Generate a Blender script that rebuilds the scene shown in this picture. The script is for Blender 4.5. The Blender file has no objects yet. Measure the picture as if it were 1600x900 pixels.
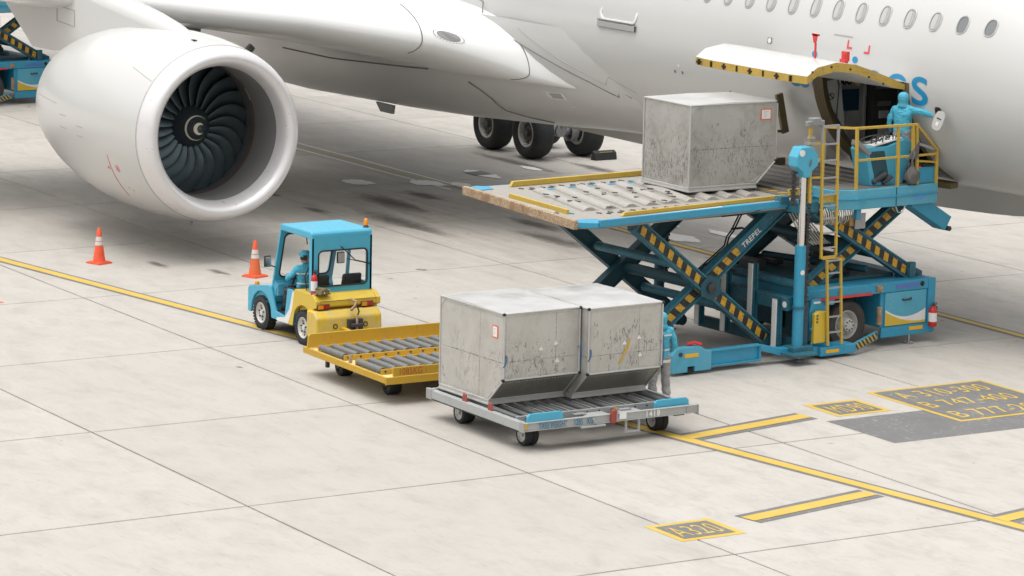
import bpy, bmesh, math, random
from mathutils import Vector, Matrix
random.seed(7)
S = bpy.context.scene
COL = S.collection
R = math.radians
PI = math.pi

# ---------------------------------------------------------------- camera
cam_d = bpy.data.cameras.new('camera')
cam = bpy.data.objects.new('camera', cam_d)
COL.objects.link(cam)
cam_d.sensor_width = 36.0
cam_d.lens = 117.39
cam_d.clip_start = 1.0
cam_d.clip_end = 20000
CR, CU, CF = ((0.5192418, 0.8543597, 0.0213872),
              (-0.1597101, 0.0724196, 0.984504),
              (-0.8395717, 0.5146114, -0.1740532))
cam.matrix_world = Matrix(((CR[0], CU[0], -CF[0], 0), (CR[1], CU[1], -CF[1], 0),
                           (CR[2], CU[2], -CF[2], 12.2222), (0, 0, 0, 1)))
S.camera = cam

# ---------------------------------------------------------------- sky, sun, exposure
SUN_EL, SUN_AZ = R(76), R(262)      # azimuth measured counter-clockwise from +X, direction the sun stands in
w = bpy.data.worlds.new('World')
S.world = w
w.use_nodes = True
nt = w.node_tree
bg = nt.nodes['Background']
sky = nt.nodes.new('ShaderNodeTexSky')
sky.sky_type = 'NISHITA'
sky.sun_disc = False
sky.sun_elevation = SUN_EL
sky.sun_rotation = PI / 2 - SUN_AZ
sky.air_density = 2.0
sky.dust_density = 6.0
sky.ozone_density = 1.0
hsv = nt.nodes.new('ShaderNodeHueSaturation')
hsv.inputs['Saturation'].default_value = 0.12   # a white overcast
nt.links.new(sky.outputs['Color'], hsv.inputs['Color'])
nt.links.new(hsv.outputs['Color'], bg.inputs['Color'])
bg.inputs['Strength'].default_value = 0.15
sun_d = bpy.data.lights.new('sun', 'SUN')
sun_d.energy = 0.55
sun_d.angle = R(70)
sun_d.color = (1.0, 0.955, 0.89)
sun = bpy.data.objects.new('sun', sun_d)
COL.objects.link(sun)
sd = Vector((math.cos(SUN_EL) * math.cos(SUN_AZ), math.cos(SUN_EL) * math.sin(SUN_AZ), math.sin(SUN_EL)))
sun.rotation_euler = sd.to_track_quat('Z', 'Y').to_euler()
sun.location = (0, 0, 60)
vs = S.view_settings
vs.view_transform = 'Standard'
vs.look = 'None'
vs.gamma = 1.0
vs.use_curve_mapping = False
vs.exposure = 0.56
S.cycles.max_bounces = 6
S.cycles.diffuse_bounces = 3
S.cycles.use_denoising = True

# ---------------------------------------------------------------- mesh builder
class M:
    """collects geometry; build() links it as one mesh object"""
    def __init__(s):
        s.v, s.f, s.m, s.cur = [], [], [], 0
    def mat(s, i):
        s.cur = i
        return s
    def add(s, vs_, fs_, T=None):
        o = len(s.v)
        for p in vs_:
            p = Vector(p)
            s.v.append(T @ p if T is not None else p)
        for f in fs_:
            s.f.append([o + i for i in f])
            s.m.append(s.cur)
        return s
    def box(s, a, b, T=None):
        x0, y0, z0 = [min(p, q) for p, q in zip(a, b)]
        x1, y1, z1 = [max(p, q) for p, q in zip(a, b)]
        return s.add([(x0, y0, z0), (x1, y0, z0), (x1, y1, z0), (x0, y1, z0), (x0, y0, z1), (x1, y0, z1), (x1, y1, z1), (x0, y1, z1)],
                     [(0, 3, 2, 1), (4, 5, 6, 7), (0, 1, 5, 4), (1, 2, 6, 5), (2, 3, 7, 6), (3, 0, 4, 7)], T)
    def cbox(s, c, d, T=None):
        return s.box([p - q / 2 for p, q in zip(c, d)], [p + q / 2 for p, q in zip(c, d)], T)
    def prism(s, poly, axis, a, b, T=None):
        """poly: 2-D outline; axis 'x': (y,z), 'y': (x,z), 'z': (x,y); extruded from a to b"""
        n = len(poly)
        def P(p, t):
            return {'x': (t, p[0], p[1]), 'y': (p[0], t, p[1]), 'z': (p[0], p[1], t)}[axis]
        vv = [P(p, a) for p in poly] + [P(p, b) for p in poly]
        ar = sum(poly[i][0] * poly[(i + 1) % n][1] - poly[(i + 1) % n][0] * poly[i][1] for i in range(n))
        flip = (ar > 0) != (b > a)
        if axis == 'y':
            flip = not flip
        ff = [tuple(range(n))[::-1], tuple(range(n, 2 * n))] + [(i, (i + 1) % n, n + (i + 1) % n, n + i) for i in range(n)]
        if flip:
            ff = [f[::-1] for f in ff]
        return s.add(vv, ff, T)
    def bar(s, p, q, wd, ht=None, up=(0, 0, 1), T=None):
        """rectangular bar from p to q, wd across, ht along up"""
        ht = wd if ht is None else ht
        p, q = Vector(p), Vector(q)
        d = (q - p).normalized()
        up = Vector(up)
        if abs(d.dot(up)) > .98:
            up = Vector((1, 0, 0)) if abs(d.x) < .9 else Vector((0, 1, 0))
        sd_ = d.cross(up).normalized()
        u = sd_.cross(d).normalized()
        a, b = sd_ * wd / 2, u * ht / 2
        vv = [p - a - b, p + a - b, p + a + b, p - a + b, q - a - b, q + a - b, q + a + b, q - a + b]
        return s.add(vv, [(0, 1, 2, 3), (7, 6, 5, 4), (0, 4, 5, 1), (1, 5, 6, 2), (2, 6, 7, 3), (3, 7, 4, 0)], T)
    def tube(s, pts, r, n=8, caps=True, T=None):
        pts = [Vector(p) for p in pts]
        rs = r if isinstance(r, (list, tuple)) else [r] * len(pts)
        d0 = (pts[1] - pts[0]).normalized()
        a = d0.orthogonal().normalized()
        vv, ff = [], []
        for i, p in enumerate(pts):
            d = ((pts[min(i + 1, len(pts) - 1)] - p).normalized() + (p - pts[max(i - 1, 0)]).normalized())
            d = d.normalized() if d.length > 1e-6 else d0
            a = (a - d * a.dot(d)).normalized()
            b = d.cross(a)
            for k in range(n):
                t = 2 * PI * k / n
                vv.append(p + (a * math.cos(t) + b * math.sin(t)) * rs[i])
        for i in range(len(pts) - 1):
            for k in range(n):
                k2 = (k + 1) % n
                ff.append((i * n + k, i * n + k2, (i + 1) * n + k2, (i + 1) * n + k))
        if caps:
            ff.append(tuple(range(n))[::-1])
            ff.append(tuple((len(pts) - 1) * n + k for k in range(n)))
        return s.add(vv, ff, T)
    def lathe(s, prof, origin, axis, n=32, T=None, a0=0.0, a1=2 * PI, caps=False):
        """prof: list of (t along axis, radius)"""
        o, ax = Vector(origin), Vector(axis).normalized()
        a = Vector((0, 0, 1)) if abs(ax.z) < .9 else Vector((1, 0, 0))
        a = (a - ax * a.dot(ax)).normalized()
        b = ax.cross(a)
        full = abs(a1 - a0 - 2 * PI) < 1e-6
        nn = n if full else n + 1
        vv, ff = [], []
        for t, r in prof:
            for k in range(nn):
                th = a0 + (a1 - a0) * k / n
                vv.append(o + ax * t + (a * math.cos(th) + b * math.sin(th)) * r)
        for i in range(len(prof) - 1):
            for k in range(n):
                k2 = (k + 1) % nn
                ff.append((i * nn + k, i * nn + k2, (i + 1) * nn + k2, (i + 1) * nn + k))
        if caps:
            ff.append(tuple(range(nn))[::-1])
            ff.append(tuple((len(prof) - 1) * nn + k for k in range(nn)))
        return s.add(vv, ff, T)
    def grid(s, rows, closed=False, T=None):
        n = len(rows[0])
        vv = [p for r in rows for p in r]
        ff = []
        for i in range(len(rows) - 1):
            for k in range(n if closed else n - 1):
                k2 = (k + 1) % n
                ff.append((i * n + k, i * n + k2, (i + 1) * n + k2, (i + 1) * n + k))
        return s.add(vv, ff, T)
    def mesh(s, name):
        me = bpy.data.meshes.new(name)
        me.from_pydata([tuple(p) for p in s.v], [], s.f)
        me.update()
        return me
    def build(s, name, mats, parent=None, loc=None, rot=None, smooth=None, bevel=0.0, label=None, fixn=True, kind=None):
        me = s.mesh(name)
        mats = mats if isinstance(mats, (list, tuple)) else [mats]
        for m_ in mats:
            me.materials.append(m_)
        for p, i in zip(me.polygons, s.m):
            p.material_index = i
        if fixn:
            bm = bmesh.new()
            bm.from_mesh(me)
            bmesh.ops.recalc_face_normals(bm, faces=bm.faces)
            bm.to_mesh(me)
            bm.free()
        if smooth is not None:
            me.shade_smooth()
            me.set_sharp_from_angle(angle=R(smooth))
        o = bpy.data.objects.new(name, me)
        COL.objects.link(o)
        if parent is not None:
            o.parent = parent
        if loc is not None:
            o.location = loc
        if rot is not None:
            o.rotation_euler = rot
        if bevel:
            b = o.modifiers.new('bevel', 'BEVEL')
            b.width = bevel
            b.segments = 2
            b.limit_method = 'ANGLE'
            b.angle_limit = R(35)
        if label:
            o['label'] = label
        if kind:
            o['kind'] = kind
        return o

def tag(o, label=None, cat=None, group=None, kind=None):
    if label: o['label'] = label
    if cat: o['category'] = cat
    if group: o['group'] = group
    if kind: o['kind'] = kind
    return o

def thing(name, label, cat, loc=(0, 0, 0), rotz=0.0, group=None):
    o = bpy.data.objects.new(name, None)
    o.empty_display_size = .3
    COL.objects.link(o)
    o.location = loc
    o.rotation_euler = (0, 0, rotz)
    return tag(o, label, cat, group)

def copy_tree(o, parent=None):
    c = o.copy()
    COL.objects.link(c)
    if parent is not None:
        c.parent = parent
    for ch in list(o.children):
        copy_tree(ch, c)
    return c

def share(src, parent, loc=(0, 0, 0), rot=(0, 0, 0), name=None):
    c = src.copy()
    COL.objects.link(c)
    c.parent = parent
    c.location = loc
    c.rotation_euler = rot
    return c

def text_geo(body, size, stretch=1.0, bold=0.0, spacing=1.0):
    """flat lettering as (verts, faces) in the XY plane, left-bottom at the origin"""
    cu = bpy.data.curves.new('lettering', 'FONT')
    cu.body = body
    cu.size = size
    cu.offset = bold
    cu.space_character = spacing
    cu.resolution_u = 4
    cu.fill_mode = 'FRONT'
    ob = bpy.data.objects.new('lettering', cu)
    COL.objects.link(ob)
    dg = bpy.context.evaluated_depsgraph_get()
    me = bpy.data.meshes.new_from_object(ob.evaluated_get(dg))
    vv = [(v.co.x * stretch, v.co.y, 0) for v in me.vertices]
    ff = [tuple(p.vertices) for p in me.polygons]
    bpy.data.objects.remove(ob)
    bpy.data.meshes.remove(me)
    bpy.data.curves.remove(cu)
    return vv, ff

def letters(body, size, origin, right, up, stretch=1.0, bold=0.0, spacing=1.0, lift=.004, mm=None):
    """M holding flat lettering laid on a plane"""
    vv, ff = text_geo(body, size, stretch, bold, spacing)
    o, rt, u = Vector(origin), Vector(right).normalized(), Vector(up).normalized()
    n = rt.cross(u)
    m_ = mm or M()
    return m_.add([o + rt * p[0] + u * p[1] + n * lift for p in vv], ff)

# ---------------------------------------------------------------- materials
class N:
    """tiny node helper"""
    def __init__(s, name):
        s.m = bpy.data.materials.new(name)
        s.m.use_nodes = True
        s.t = s.m.node_tree
        s.b = s.t.nodes['Principled BSDF']
    def n(s, typ, **kw):
        nd = s.t.nodes.new('ShaderNode' + typ)
        for k, v in kw.items():
            if k == 'inp':
                for a, b in v.items():
                    if isinstance(b, bpy.types.NodeSocket):
                        s.t.links.new(b, nd.inputs[a])
                    else:
                        nd.inputs[a].default_value = b
            else:
                setattr(nd, k, v)
        return nd
    def set(s, k, v):
        if isinstance(v, bpy.types.NodeSocket):
            s.t.links.new(v, s.b.inputs[k])
        else:
            s.b.inputs[k].default_value = v
    def coord(s, world=False, scale=(1, 1, 1), rnd=True):
        if world:
            c = s.n('NewGeometry').outputs['Position']
        else:
            c = s.n('TexCoord').outputs['Object']
            if rnd:
                r = s.n('ObjectInfo').outputs['Random']
                mu = s.n('Math', operation='MULTIPLY', inp={0: r, 1: 37.0}).outputs[0]
                c = s.n('VectorMath', operation='ADD', inp={0: c, 1: mu}).outputs[0]
        if tuple(scale) != (1, 1, 1):
            c = s.n('VectorMath', operation='MULTIPLY', inp={0: c, 1: scale}).outputs[0]
        return c
    def noise(s, c, scale, detail=5, rough=.6, dist=0.0):
        return s.n('TexNoise', inp={'Vector': c, 'Scale': scale, 'Detail': detail, 'Roughness': rough, 'Distortion': dist}).outputs['Fac']
    def ramp(s, f, lo, hi, a=0.0, b=1.0):
        return s.n('MapRange', inp={'Value': f, 'From Min': lo, 'From Max': hi, 'To Min': a, 'To Max': b}).outputs[0]
    def math(s, op, a, b=0.0):
        return s.n('Math', operation=op, inp={0: a, 1: b}).outputs[0]
    def mix(s, f, a, b, blend='MIX'):
        nd = s.n('Mix', data_type='RGBA', blend_type=blend)
        for k, v in ((0, f), (6, a), (7, b)):
            if isinstance(v, bpy.types.NodeSocket):
                s.t.links.new(v, nd.inputs[k])
            else:
                nd.inputs[k].default_value = v if k == 0 else (*v[:3], 1)
        return nd.outputs[2]
    def bump(s, h, strength=.3, dist=.01):
        s.set('Normal', s.n('Bump', inp={'Height': h, 'Strength': strength, 'Distance': dist}).outputs[0])

def plain(name, col, rough=.5, metal=0.0, spec=.5):
    k = N(name)
    k.set('Base Color', (*col, 1))
    k.set('Roughness', rough)
    k.set('Metallic', metal)
    k.set('Specular IOR Level', spec)
    return k.m

def paint(name, col, rough=.42, wear=.12, wear_col=(.30, .28, .26), dirt=.35, dirt_col=(.09, .075, .055), sc=2.2, metal=0.0, streak=True, fade=.12):
    k = N(name)
    c = k.coord()
    big = k.noise(c, sc, 6, .62)
    fine = k.noise(c, sc * 9, 8, .72, .6)
    cs = k.n('VectorMath', operation='MULTIPLY', inp={0: c, 1: (7, 7, .6)}).outputs[0]
    st = k.noise(cs, sc * .9, 5, .6)
    col1 = k.mix(k.ramp(big, .3, .7), [x * (1 - fade) for x in col], [min(1, x * (1 + fade) + .01) for x in col])
    dm = k.math('MULTIPLY', k.ramp(big, .42, .78), dirt)
    if streak:
        dm = k.math('MAXIMUM', dm, k.math('MULTIPLY', k.ramp(st, .55, .8), dirt * .9))
    col2 = k.mix(dm, col1, dirt_col)
    t = .70 - wear * .55
    wm = k.ramp(fine, t, t + .03)
    wm = k.math('MULTIPLY', wm, k.ramp(big, .38, .5))
    col3 = k.mix(wm, col2, wear_col)
    k.set('Base Color', col3)
    k.set('Roughness', k.ramp(fine, .3, .8, rough - .08, rough + .25))
    k.set('Metallic', metal)
    k.bump(k.math('SUBTRACT', fine, wm), .12, .004)
    return k.m

# concrete of the apron: world coordinates run on from slab to slab, each slab has its own tone
def concrete(name):
    k = N(name)
    c = k.coord(world=True)
    rnd = k.n('ObjectInfo').outputs['Random']
    big = k.noise(c, .22, 5, .6)
    mid = k.noise(k.n('VectorMath', operation='MULTIPLY', inp={0: c, 1: (1.0, 2.6, 1)}).outputs[0], .55, 7, .6, .25)
    streak = k.noise(k.n('VectorMath', operation='MULTIPLY', inp={0: c, 1: (.35, 3.4, 1)}).outputs[0], .8, 7, .66, .2)
    fine = k.noise(c, 26, 6, .7)
    spots = k.noise(c, 2.6, 3, .5, .2)
    base = k.mix(k.ramp(rnd, 0, 1), (.405, .375, .340), (.464, .436, .402))
    base = k.mix(k.ramp(mid, .35, .75, 0, .6), base, (.375, .350, .312))
    base = k.mix(k.ramp(big, .45, .75, 0, .35), base, (.47, .45, .425))
    blotch = k.noise(k.n('VectorMath', operation='MULTIPLY', inp={0: c, 1: (.9, 1.5, 1)}).outputs[0], 1.1, 9, .70, .35)
    base = k.mix(k.ramp(blotch, .47, .68, 0, .70), base, (.325, .308, .280))
    hair = k.noise(k.n('VectorMath', operation='MULTIPLY', inp={0: c, 1: (1.2, 7, 1)}).outputs[0], 2.2, 8, .72, .6)
    base = k.mix(k.ramp(hair, .55, .70, 0, .55), base, (.27, .255, .23))
    base = k.mix(k.ramp(fine, .3, .75, 0, .22), base, (.30, .28, .25))
    speck = k.noise(c, 7.5, 2, .4)
    base = k.mix(k.ramp(speck, .765, .79, 0, .55), base, (.13, .12, .105))
    # dirt gathered along the slab's own edges
    oc = k.n('SeparateXYZ', inp={0: k.n('TexCoord').outputs['Object']})
    ed_ = k.math('MAXIMUM', k.ramp(k.math('ABSOLUTE', oc.outputs['X']), 2.80, 2.87), k.ramp(k.math('ABSOLUTE', oc.outputs['Y']), 2.43, 2.50))
    ed_ = k.math('MULTIPLY', k.math('MULTIPLY', ed_, ed_), k.ramp(mid, .35, .65, .05, .55))
    base = k.mix(ed_, base, (.24, .225, .20))
    # tyre rubber, oil and soot ground into the lane under the aircraft (soil, not shade)
    sep = k.n('SeparateXYZ', inp={0: c})
    ly = k.math('ABSOLUTE', k.math('SUBTRACT', sep.outputs['Y'], 40.3))
    lane = k.ramp(ly, 1.5, 6.5, 1, 0)
    lane2 = k.math('MULTIPLY', k.ramp(sep.outputs['X'], -48.0, -58.0, .25, 1), k.ramp(sep.outputs['X'], -84.0, -74.0, 0, 1))
    soil = k.math('MULTIPLY', k.math('MULTIPLY', lane, lane2), k.ramp(streak, .36, .70))
    base = k.mix(k.math('MULTIPLY', soil, .36), base, (.19, .17, .14))
    sp = k.math('MULTIPLY', k.ramp(spots, .71, .77), k.ramp(ly, 3.0, 12, .85, .10))
    base = k.mix(sp, base, (.06, .055, .05))
    k.set('Base Color', base)
    k.set('Roughness', k.ramp(mid, .3, .7, .62, .85))
    k.bump(fine, .10, .01)
    return k.m

MAT = {}
MAT['concrete'] = concrete('apron_concrete')
def joint_mat():
    k = N('joint_filler')
    c = k.coord(world=True)
    n_ = k.noise(c, .55, 6, .65)
    m_ = k.noise(c, 4.0, 4, .7)
    k.set('Base Color', k.mix(k.math('MULTIPLY', k.ramp(n_, .42, .60), k.ramp(m_, .3, .55)), (.045, .040, .035), (.27, .25, .22)))
    k.set('Roughness', .9)
    return k.m
MAT['joint'] = joint_mat()

def marking(name, col, thr=.52):
    k = N(name)
    c = k.coord(world=True)
    a = k.noise(c, 9, 8, .72, .4)
    b = k.noise(c, 1.1, 4, .6)
    mk = k.math('MULTIPLY', k.ramp(a, thr, thr + .06), k.ramp(b, .35, .6))
    cc = k.mix(k.ramp(b, .3, .7), [x * .9 for x in col], [min(1, x * 1.08) for x in col])
    k.set('Base Color', k.mix(k.math('MULTIPLY', mk, .8), cc, (.34, .31, .27)))
    k.set('Roughness', .7)
    return k.m
MAT['mark_yellow'] = marking('marking_yellow', (.53, .36, .060), .55)
MAT['mark_grey'] = marking('marking_dark_grey', (.145, .144, .143), .56)
MAT['mark_white'] = marking('marking_white', (.74, .73, .71), .55)
MAT['mark_red'] = marking('marking_red', (.55, .08, .05))

def airframe(name, col=(.53, .528, .514), rough=.28, grime=.05):
    k = N(name)
    c = k.coord(world=True)
    big = k.noise(c, .35, 5, .55)
    st = k.noise(k.n('VectorMath', operation='MULTIPLY', inp={0: c, 1: (.25, 1.2, 1.6)}).outputs[0], 1.3, 3, .5, .2)
    cc = k.mix(k.math('MULTIPLY', k.ramp(st, .35, .8), grime), col, [col[0] * .72, col[1] * .69, col[2] * .62])
    cc = k.mix(k.ramp(big, .35, .65, 0, .25), cc, [min(.86, x * 1.05) for x in col])
    k.set('Base Color', cc)
    k.set('Roughness', rough)
    k.set('Specular IOR Level', .5)
    k.set('Coat Weight', .35)
    k.set('Coat Roughness', .12)
    return k.m
MAT['white_skin'] = airframe('aircraft_white_paint')
MAT['belly_skin'] = airframe('aircraft_belly_paint', (.545, .54, .52), .30, .12)
MAT['wing_under'] = airframe('wing_underside_grey', (.56, .55, .52), .38, .2)
MAT['slat_metal'] = airframe('slat_pale_paint', (.70, .70, .69), .24, .05)
def lipmetal():
    k = N('inlet_lip_metal')
    c = k.coord(world=True)
    n_ = k.noise(k.n('VectorMath', operation='MULTIPLY', inp={0: c, 1: (.6, 3, 3)}).outputs[0], 2.0, 6, .65)
    k.set('Base Color', k.mix(n_, (.66, .645, .65), (.74, .725, .725)))
    k.set('Metallic', .30)
    k.set('Roughness', k.ramp(n_, .3, .7, .26, .42))
    return k.m
MAT['lip'] = lipmetal()
MAT['duct'] = plain('inlet_duct_grey', (.20, .196, .192), .5)
MAT['duct_dark'] = plain('fan_case_dark', (.10, .10, .105), .45)
MAT['rub'] = plain('fan_case_copper_band', (.20, .11, .075), .45, .4)
def blade():
    k = N('fan_blade_titanium')
    c = k.coord()
    n_ = k.noise(c, 3, 5, .6)
    k.set('Base Color', k.mix(n_, (.062, .090, .102), (.12, .155, .17)))
    k.set('Metallic', .55)
    k.set('Roughness', .36)
    return k.m
MAT['blade'] = blade()
MAT['spinner'] = plain('spinner_dark', (.030, .042, .050), .35)
MAT['cream'] = plain('spiral_cream', (.72, .66, .50), .5)
MAT['seam'] = plain('panel_seam_dark', (.16, .155, .145), .6)
MAT['seam_soft'] = plain('panel_seam_soft', (.33, .325, .31), .6)
MAT['red'] = paint('red_paint', (.60, .035, .03), .4, .04, dirt=.1)
MAT['redmark'] = plain('red_print', (.68, .06, .08), .5)
MAT['letter_blue'] = plain('airline_lettering_blue', (.012, .235, .46), .32)
MAT['black'] = plain('black_print', (.012, .012, .012), .6)
MAT['paper_white'] = plain('white_fitting', (.75, .75, .73), .4)
MAT['dark'] = plain('dark_void', (.012, .014, .016), .7)
MAT['win_frame'] = plain('window_frame_grey', (.44, .44, .43), .35)
MAT['win_shade'] = plain('window_shade_pale', (.37, .36, .355), .16)
MAT['win_dark'] = plain('window_blind_grey', (.17, .185, .19), .22)
MAT['glass_lamp'] = plain('lamp_glass', (.20, .20, .205), .12, .2)
MAT['door_yellow'] = paint('primer_yellow', (.50, .33, .055), .5, .22, (.16, .12, .06), .5, (.10, .075, .03), 2.6)
MAT['frame_brown'] = paint('door_frame_brown', (.15, .115, .05), .5, .15, (.3, .25, .15), .5, sc=3)
MAT['lining'] = paint('hold_lining_grey', (.66, .67, .65), .55, .06, (.4, .4, .38), .35, sc=2)
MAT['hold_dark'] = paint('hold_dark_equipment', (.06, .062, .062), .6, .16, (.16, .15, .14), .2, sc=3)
def rubber(name='tyre_rubber', col=(.016, .018, .019)):
    k = N(name)
    c = k.coord()
    n_ = k.noise(c, 5, 6, .65)
    k.set('Base Color', k.mix(k.ramp(n_, .45, .8), col, [x * 1.5 + .004 for x in col]))
    k.set('Roughness', .75)
    k.bump(k.noise(c, 60, 3), .15, .004)
    return k.m
MAT['rubber'] = rubber()
MAT['rubber_brown'] = rubber('dusty_tyre_rubber', (.050, .044, .040))
MAT['rim_white'] = paint('wheel_rim_white', (.60, .585, .55), .4, .12, (.2, .18, .16), .5, sc=6)
MAT['rim_dark'] = plain('wheel_hub_dark', (.10, .10, .10), .4, .5)
MAT['steel'] = plain('bare_steel', (.45, .45, .46), .3, .9)
MAT['chrome'] = plain('piston_chrome', (.72, .71, .70), .2, 1.0)
MAT['grey_gear'] = paint('gear_grey', (.24, .245, .25), .4, .1, dirt=.4, sc=5)

# ---------------------------------------------------------------- apron
def sheet(poly, z, mm=None):
    mm = mm or M()
    return mm.add([(p[0], p[1], z) for p in poly], [tuple(range(len(poly)))])

apron = tag(M().add([(-4000, -4000, -.035), (4000, -4000, -.035), (4000, 4000, -.035), (-4000, 4000, -.035)], [(0, 1, 2, 3)])
            .build('apron', MAT['joint'], fixn=False), kind='structure')
apron['label'] = 'pale concrete airport apron of large square slabs'
# far beyond the slabs that can be told apart the same concrete goes on as one sheet round them
XS, YS, X0, Y0 = 5.755, 5.02, -38.56, 22.52
NX0, NX1, NY0, NY1 = -3, 14, -2, 12
xa, xb = X0 - NX1 * XS, X0 - NX0 * XS
ya, yb = Y0 + NY0 * YS, Y0 + NY1 * YS
far = M()
for a, b in (((-4000, -4000), (4000, ya)), ((-4000, yb), (4000, 4000)), ((-4000, ya), (xa, yb)), ((xb, ya), (4000, yb))):
    sheet([(a[0], a[1]), (b[0], a[1]), (b[0], b[1]), (a[0], b[1])], -.002, far)
far.build('outer_paving', MAT['concrete'], apron, fixn=False)
def slab_mesh():
    m_ = M()
    g, c, h = .017, .006, .03
    hx, hy = XS / 2 - g, YS / 2 - g
    a = [(-hx, -hy), (hx, -hy), (hx, hy), (-hx, hy)]
    b = [(-hx + c, -hy + c), (hx - c, -hy + c), (hx - c, hy - c), (-hx + c, hy - c)]
    vv = [(x, y, -h) for x, y in a] + [(x, y, -c) for x, y in a] + [(x, y, 0) for x, y in b]
    ff = [(8, 9, 10, 11)] + [(i, (i + 1) % 4, 4 + (i + 1) % 4, 4 + i) for i in range(4)] + [(4 + i, 4 + (i + 1) % 4, 8 + (i + 1) % 4, 8 + i) for i in range(4)]
    return m_.add(vv, ff)
slab0 = None
for i in range(NX0, NX1):
    for j in range(NY0, NY1):
        x, y = X0 - (i + .5) * XS, Y0 + (j + .5) * YS
        if slab0 is None:
            slab0 = slab_mesh().build('concrete_slab', MAT['concrete'], apron, loc=(x, y, 0), fixn=False)
        else:
            share(slab0, apron, (x, y, 0))

# painted markings ------------------------------------------------------------
Z1, Z2, Z3, Z4 = .004, .008, .012, .016
def band(p, q, wd, z, mm=None, ext=0.0):
    p, q = Vector((*p, 0)), Vector((*q, 0))
    d = (q - p).normalized()
    n = Vector((-d.y, d.x, 0)) * wd / 2
    p, q = p - d * ext, q + d * ext
    return sheet([p - n, q - n, q + n, p + n], z, mm)
A, B = (-66.64, 27.80), (-37.91, 32.40)
dx, dy = B[0] - A[0], B[1] - A[1]
A2, B2 = (A[0] - dx * .8, A[1] - dy * .8), (B[0] + dx * .5, B[1] + dy * .5)
ln = band(A2, B2, .40, Z1).build('guide_line', MAT['mark_grey'], apron, fixn=False, label='long yellow guide line with dark grey edges')
band(A2, B2, .235, Z2).build('yellow_stripe', MAT['mark_yellow'], ln, fixn=False)
fl = band((-72.2, 42.53), (-20, 42.6), .36, Z1).build('guide_line', MAT['mark_grey'], apron, fixn=False, label='yellow centre line running under the aircraft')
band((-72.2, 42.53), (-20, 42.6), .17, Z2).build('yellow_stripe', MAT['mark_yellow'], fl, fixn=False)
f2 = band((-120, 42.35), (-72.2, 42.35), .22, Z1).build('guide_line', marking('marking_worn_yellow', (.36, .29, .13), .45), apron, fixn=False, label='worn line edged in white below the wing')
mm_ = M()
band((-120, 42.62), (-71.9, 42.62), .09, Z2, mm_)
band((-120, 42.08), (-71.7, 42.08), .09, Z2, mm_)
mm_.build('white_edge', MAT['mark_white'], f2, fixn=False)
# stop bars: grey band with yellow stripe
def stop_bar(p, q, label):
    b = band(p, q, .56, Z1 + .0015).build('stop_bar', MAT['mark_grey'], apron, fixn=False, label=label)
    band(p, q, .29, Z3).build('yellow_stripe', MAT['mark_yellow'], b, fixn=False)
stop_bar((-45.32, 31.28), (-45.86, 34.18), 'yellow stop bar beside the grey trailer')
stop_bar((-40.19, 28.92), (-40.72, 31.68), 'yellow stop bar beside the A320 panel')
stop_bar((-38.42, 32.38), (-39.0, 35.3), 'yellow stop bar cut by the right edge')
def panel(x0, x1, y0, y1, bw, label, rows, x1far=None):
    """x0 top of the lettering (far), x1 bottom (near); y grows to the right of the reading direction"""
    p = sheet([(x0, y0), (x1, y0), (x1, y1), (x0, y1)], Z1).build('type_panel', MAT['mark_yellow'], apron, fixn=False, label=label)
    sheet([(x0 + bw, y0 + bw), (x1 - bw, y0 + bw), (x1 - bw, y1 - bw), (x0 + bw, y1 - bw)], Z2).build('panel_field', MAT['mark_grey'], p, fixn=False)
    for body, xb_, yl, size, wid, bold in rows:      # lettering stretched to the width it has on the ground
        w0 = max(p[0] for p in text_geo(body, size, 1.0, bold, 1.12)[0])
        letters(body, size, (xb_, yl, 0), (0, 1, 0), (-1, 0, 0), wid / w0, bold, 1.12, Z3).build('lettering', MAT['mark_yellow'], p, fixn=False)
panel(-40.52, -39.50, 27.25, 28.42, .12, 'A320 stop position panel', [('A320', -39.72, 27.41, .78, .80, -.002)])
panel(-46.62, -45.56, 34.66, 35.84, .12, 'MD90 stop position panel', [('MD90', -45.77, 34.84, .80, .80, .0)])
sheet([(-45.35, 34.24), (-43.44, 34.25), (-43.40, 39.6), (-45.35, 39.6)], .002).build('dark_patch', MAT['mark_grey'], apron, fixn=False, label='plain dark grey painted patch')
panel(-47.02, -44.30, 36.36, 39.02, .10, 'panel listing A310-300, B747-400 and B777', [
    ('A 310-300', -46.22, 36.66, .72, 2.0, .002), ('B 747-400', -45.40, 36.58, .72, 2.05, .002), ('B 777-200', -44.54, 36.56, .72, 2.1, .002)])
# red corner mark at the far left
sheet([(-62.4, 25.0), (-61.75, 25.0), (-61.75, 25.86), (-61.9, 25.86)], Z1).build('red_mark', MAT['mark_red'], apron, fixn=False)
def stain_mat(name, col, amount, soft):
    k = N(name)
    co = k.n('TexCoord').outputs['Generated']
    v = k.n('VectorMath', operation='SUBTRACT', inp={0: co, 1: (.5, .5, .5)}).outputs[0]
    v = k.n('VectorMath', operation='MULTIPLY', inp={0: v, 1: (1, 1, 0)}).outputs[0]
    r = k.n('VectorMath', operation='LENGTH', inp={0: v}).outputs['Value']
    w_ = k.noise(k.coord(world=True), 3.2, 6, .65)
    a = k.math('MULTIPLY', k.ramp(k.math('ADD', r, k.math('MULTIPLY', k.math('SUBTRACT', w_, .5), .55)), .46, .46 - soft), amount)
    k.set('Base Color', (*col, 1))
    k.set('Roughness', .8)
    tr = k.n('BsdfTransparent')
    mx = k.n('MixShader', inp={0: a, 1: tr.outputs[0], 2: k.b.outputs[0]})
    k.t.links.new(mx.outputs[0], k.t.nodes['Material Output'].inputs['Surface'])
    return k.m
MAT['stain'] = stain_mat('oil_stain', (.075, .066, .056), .5, .34)
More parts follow.
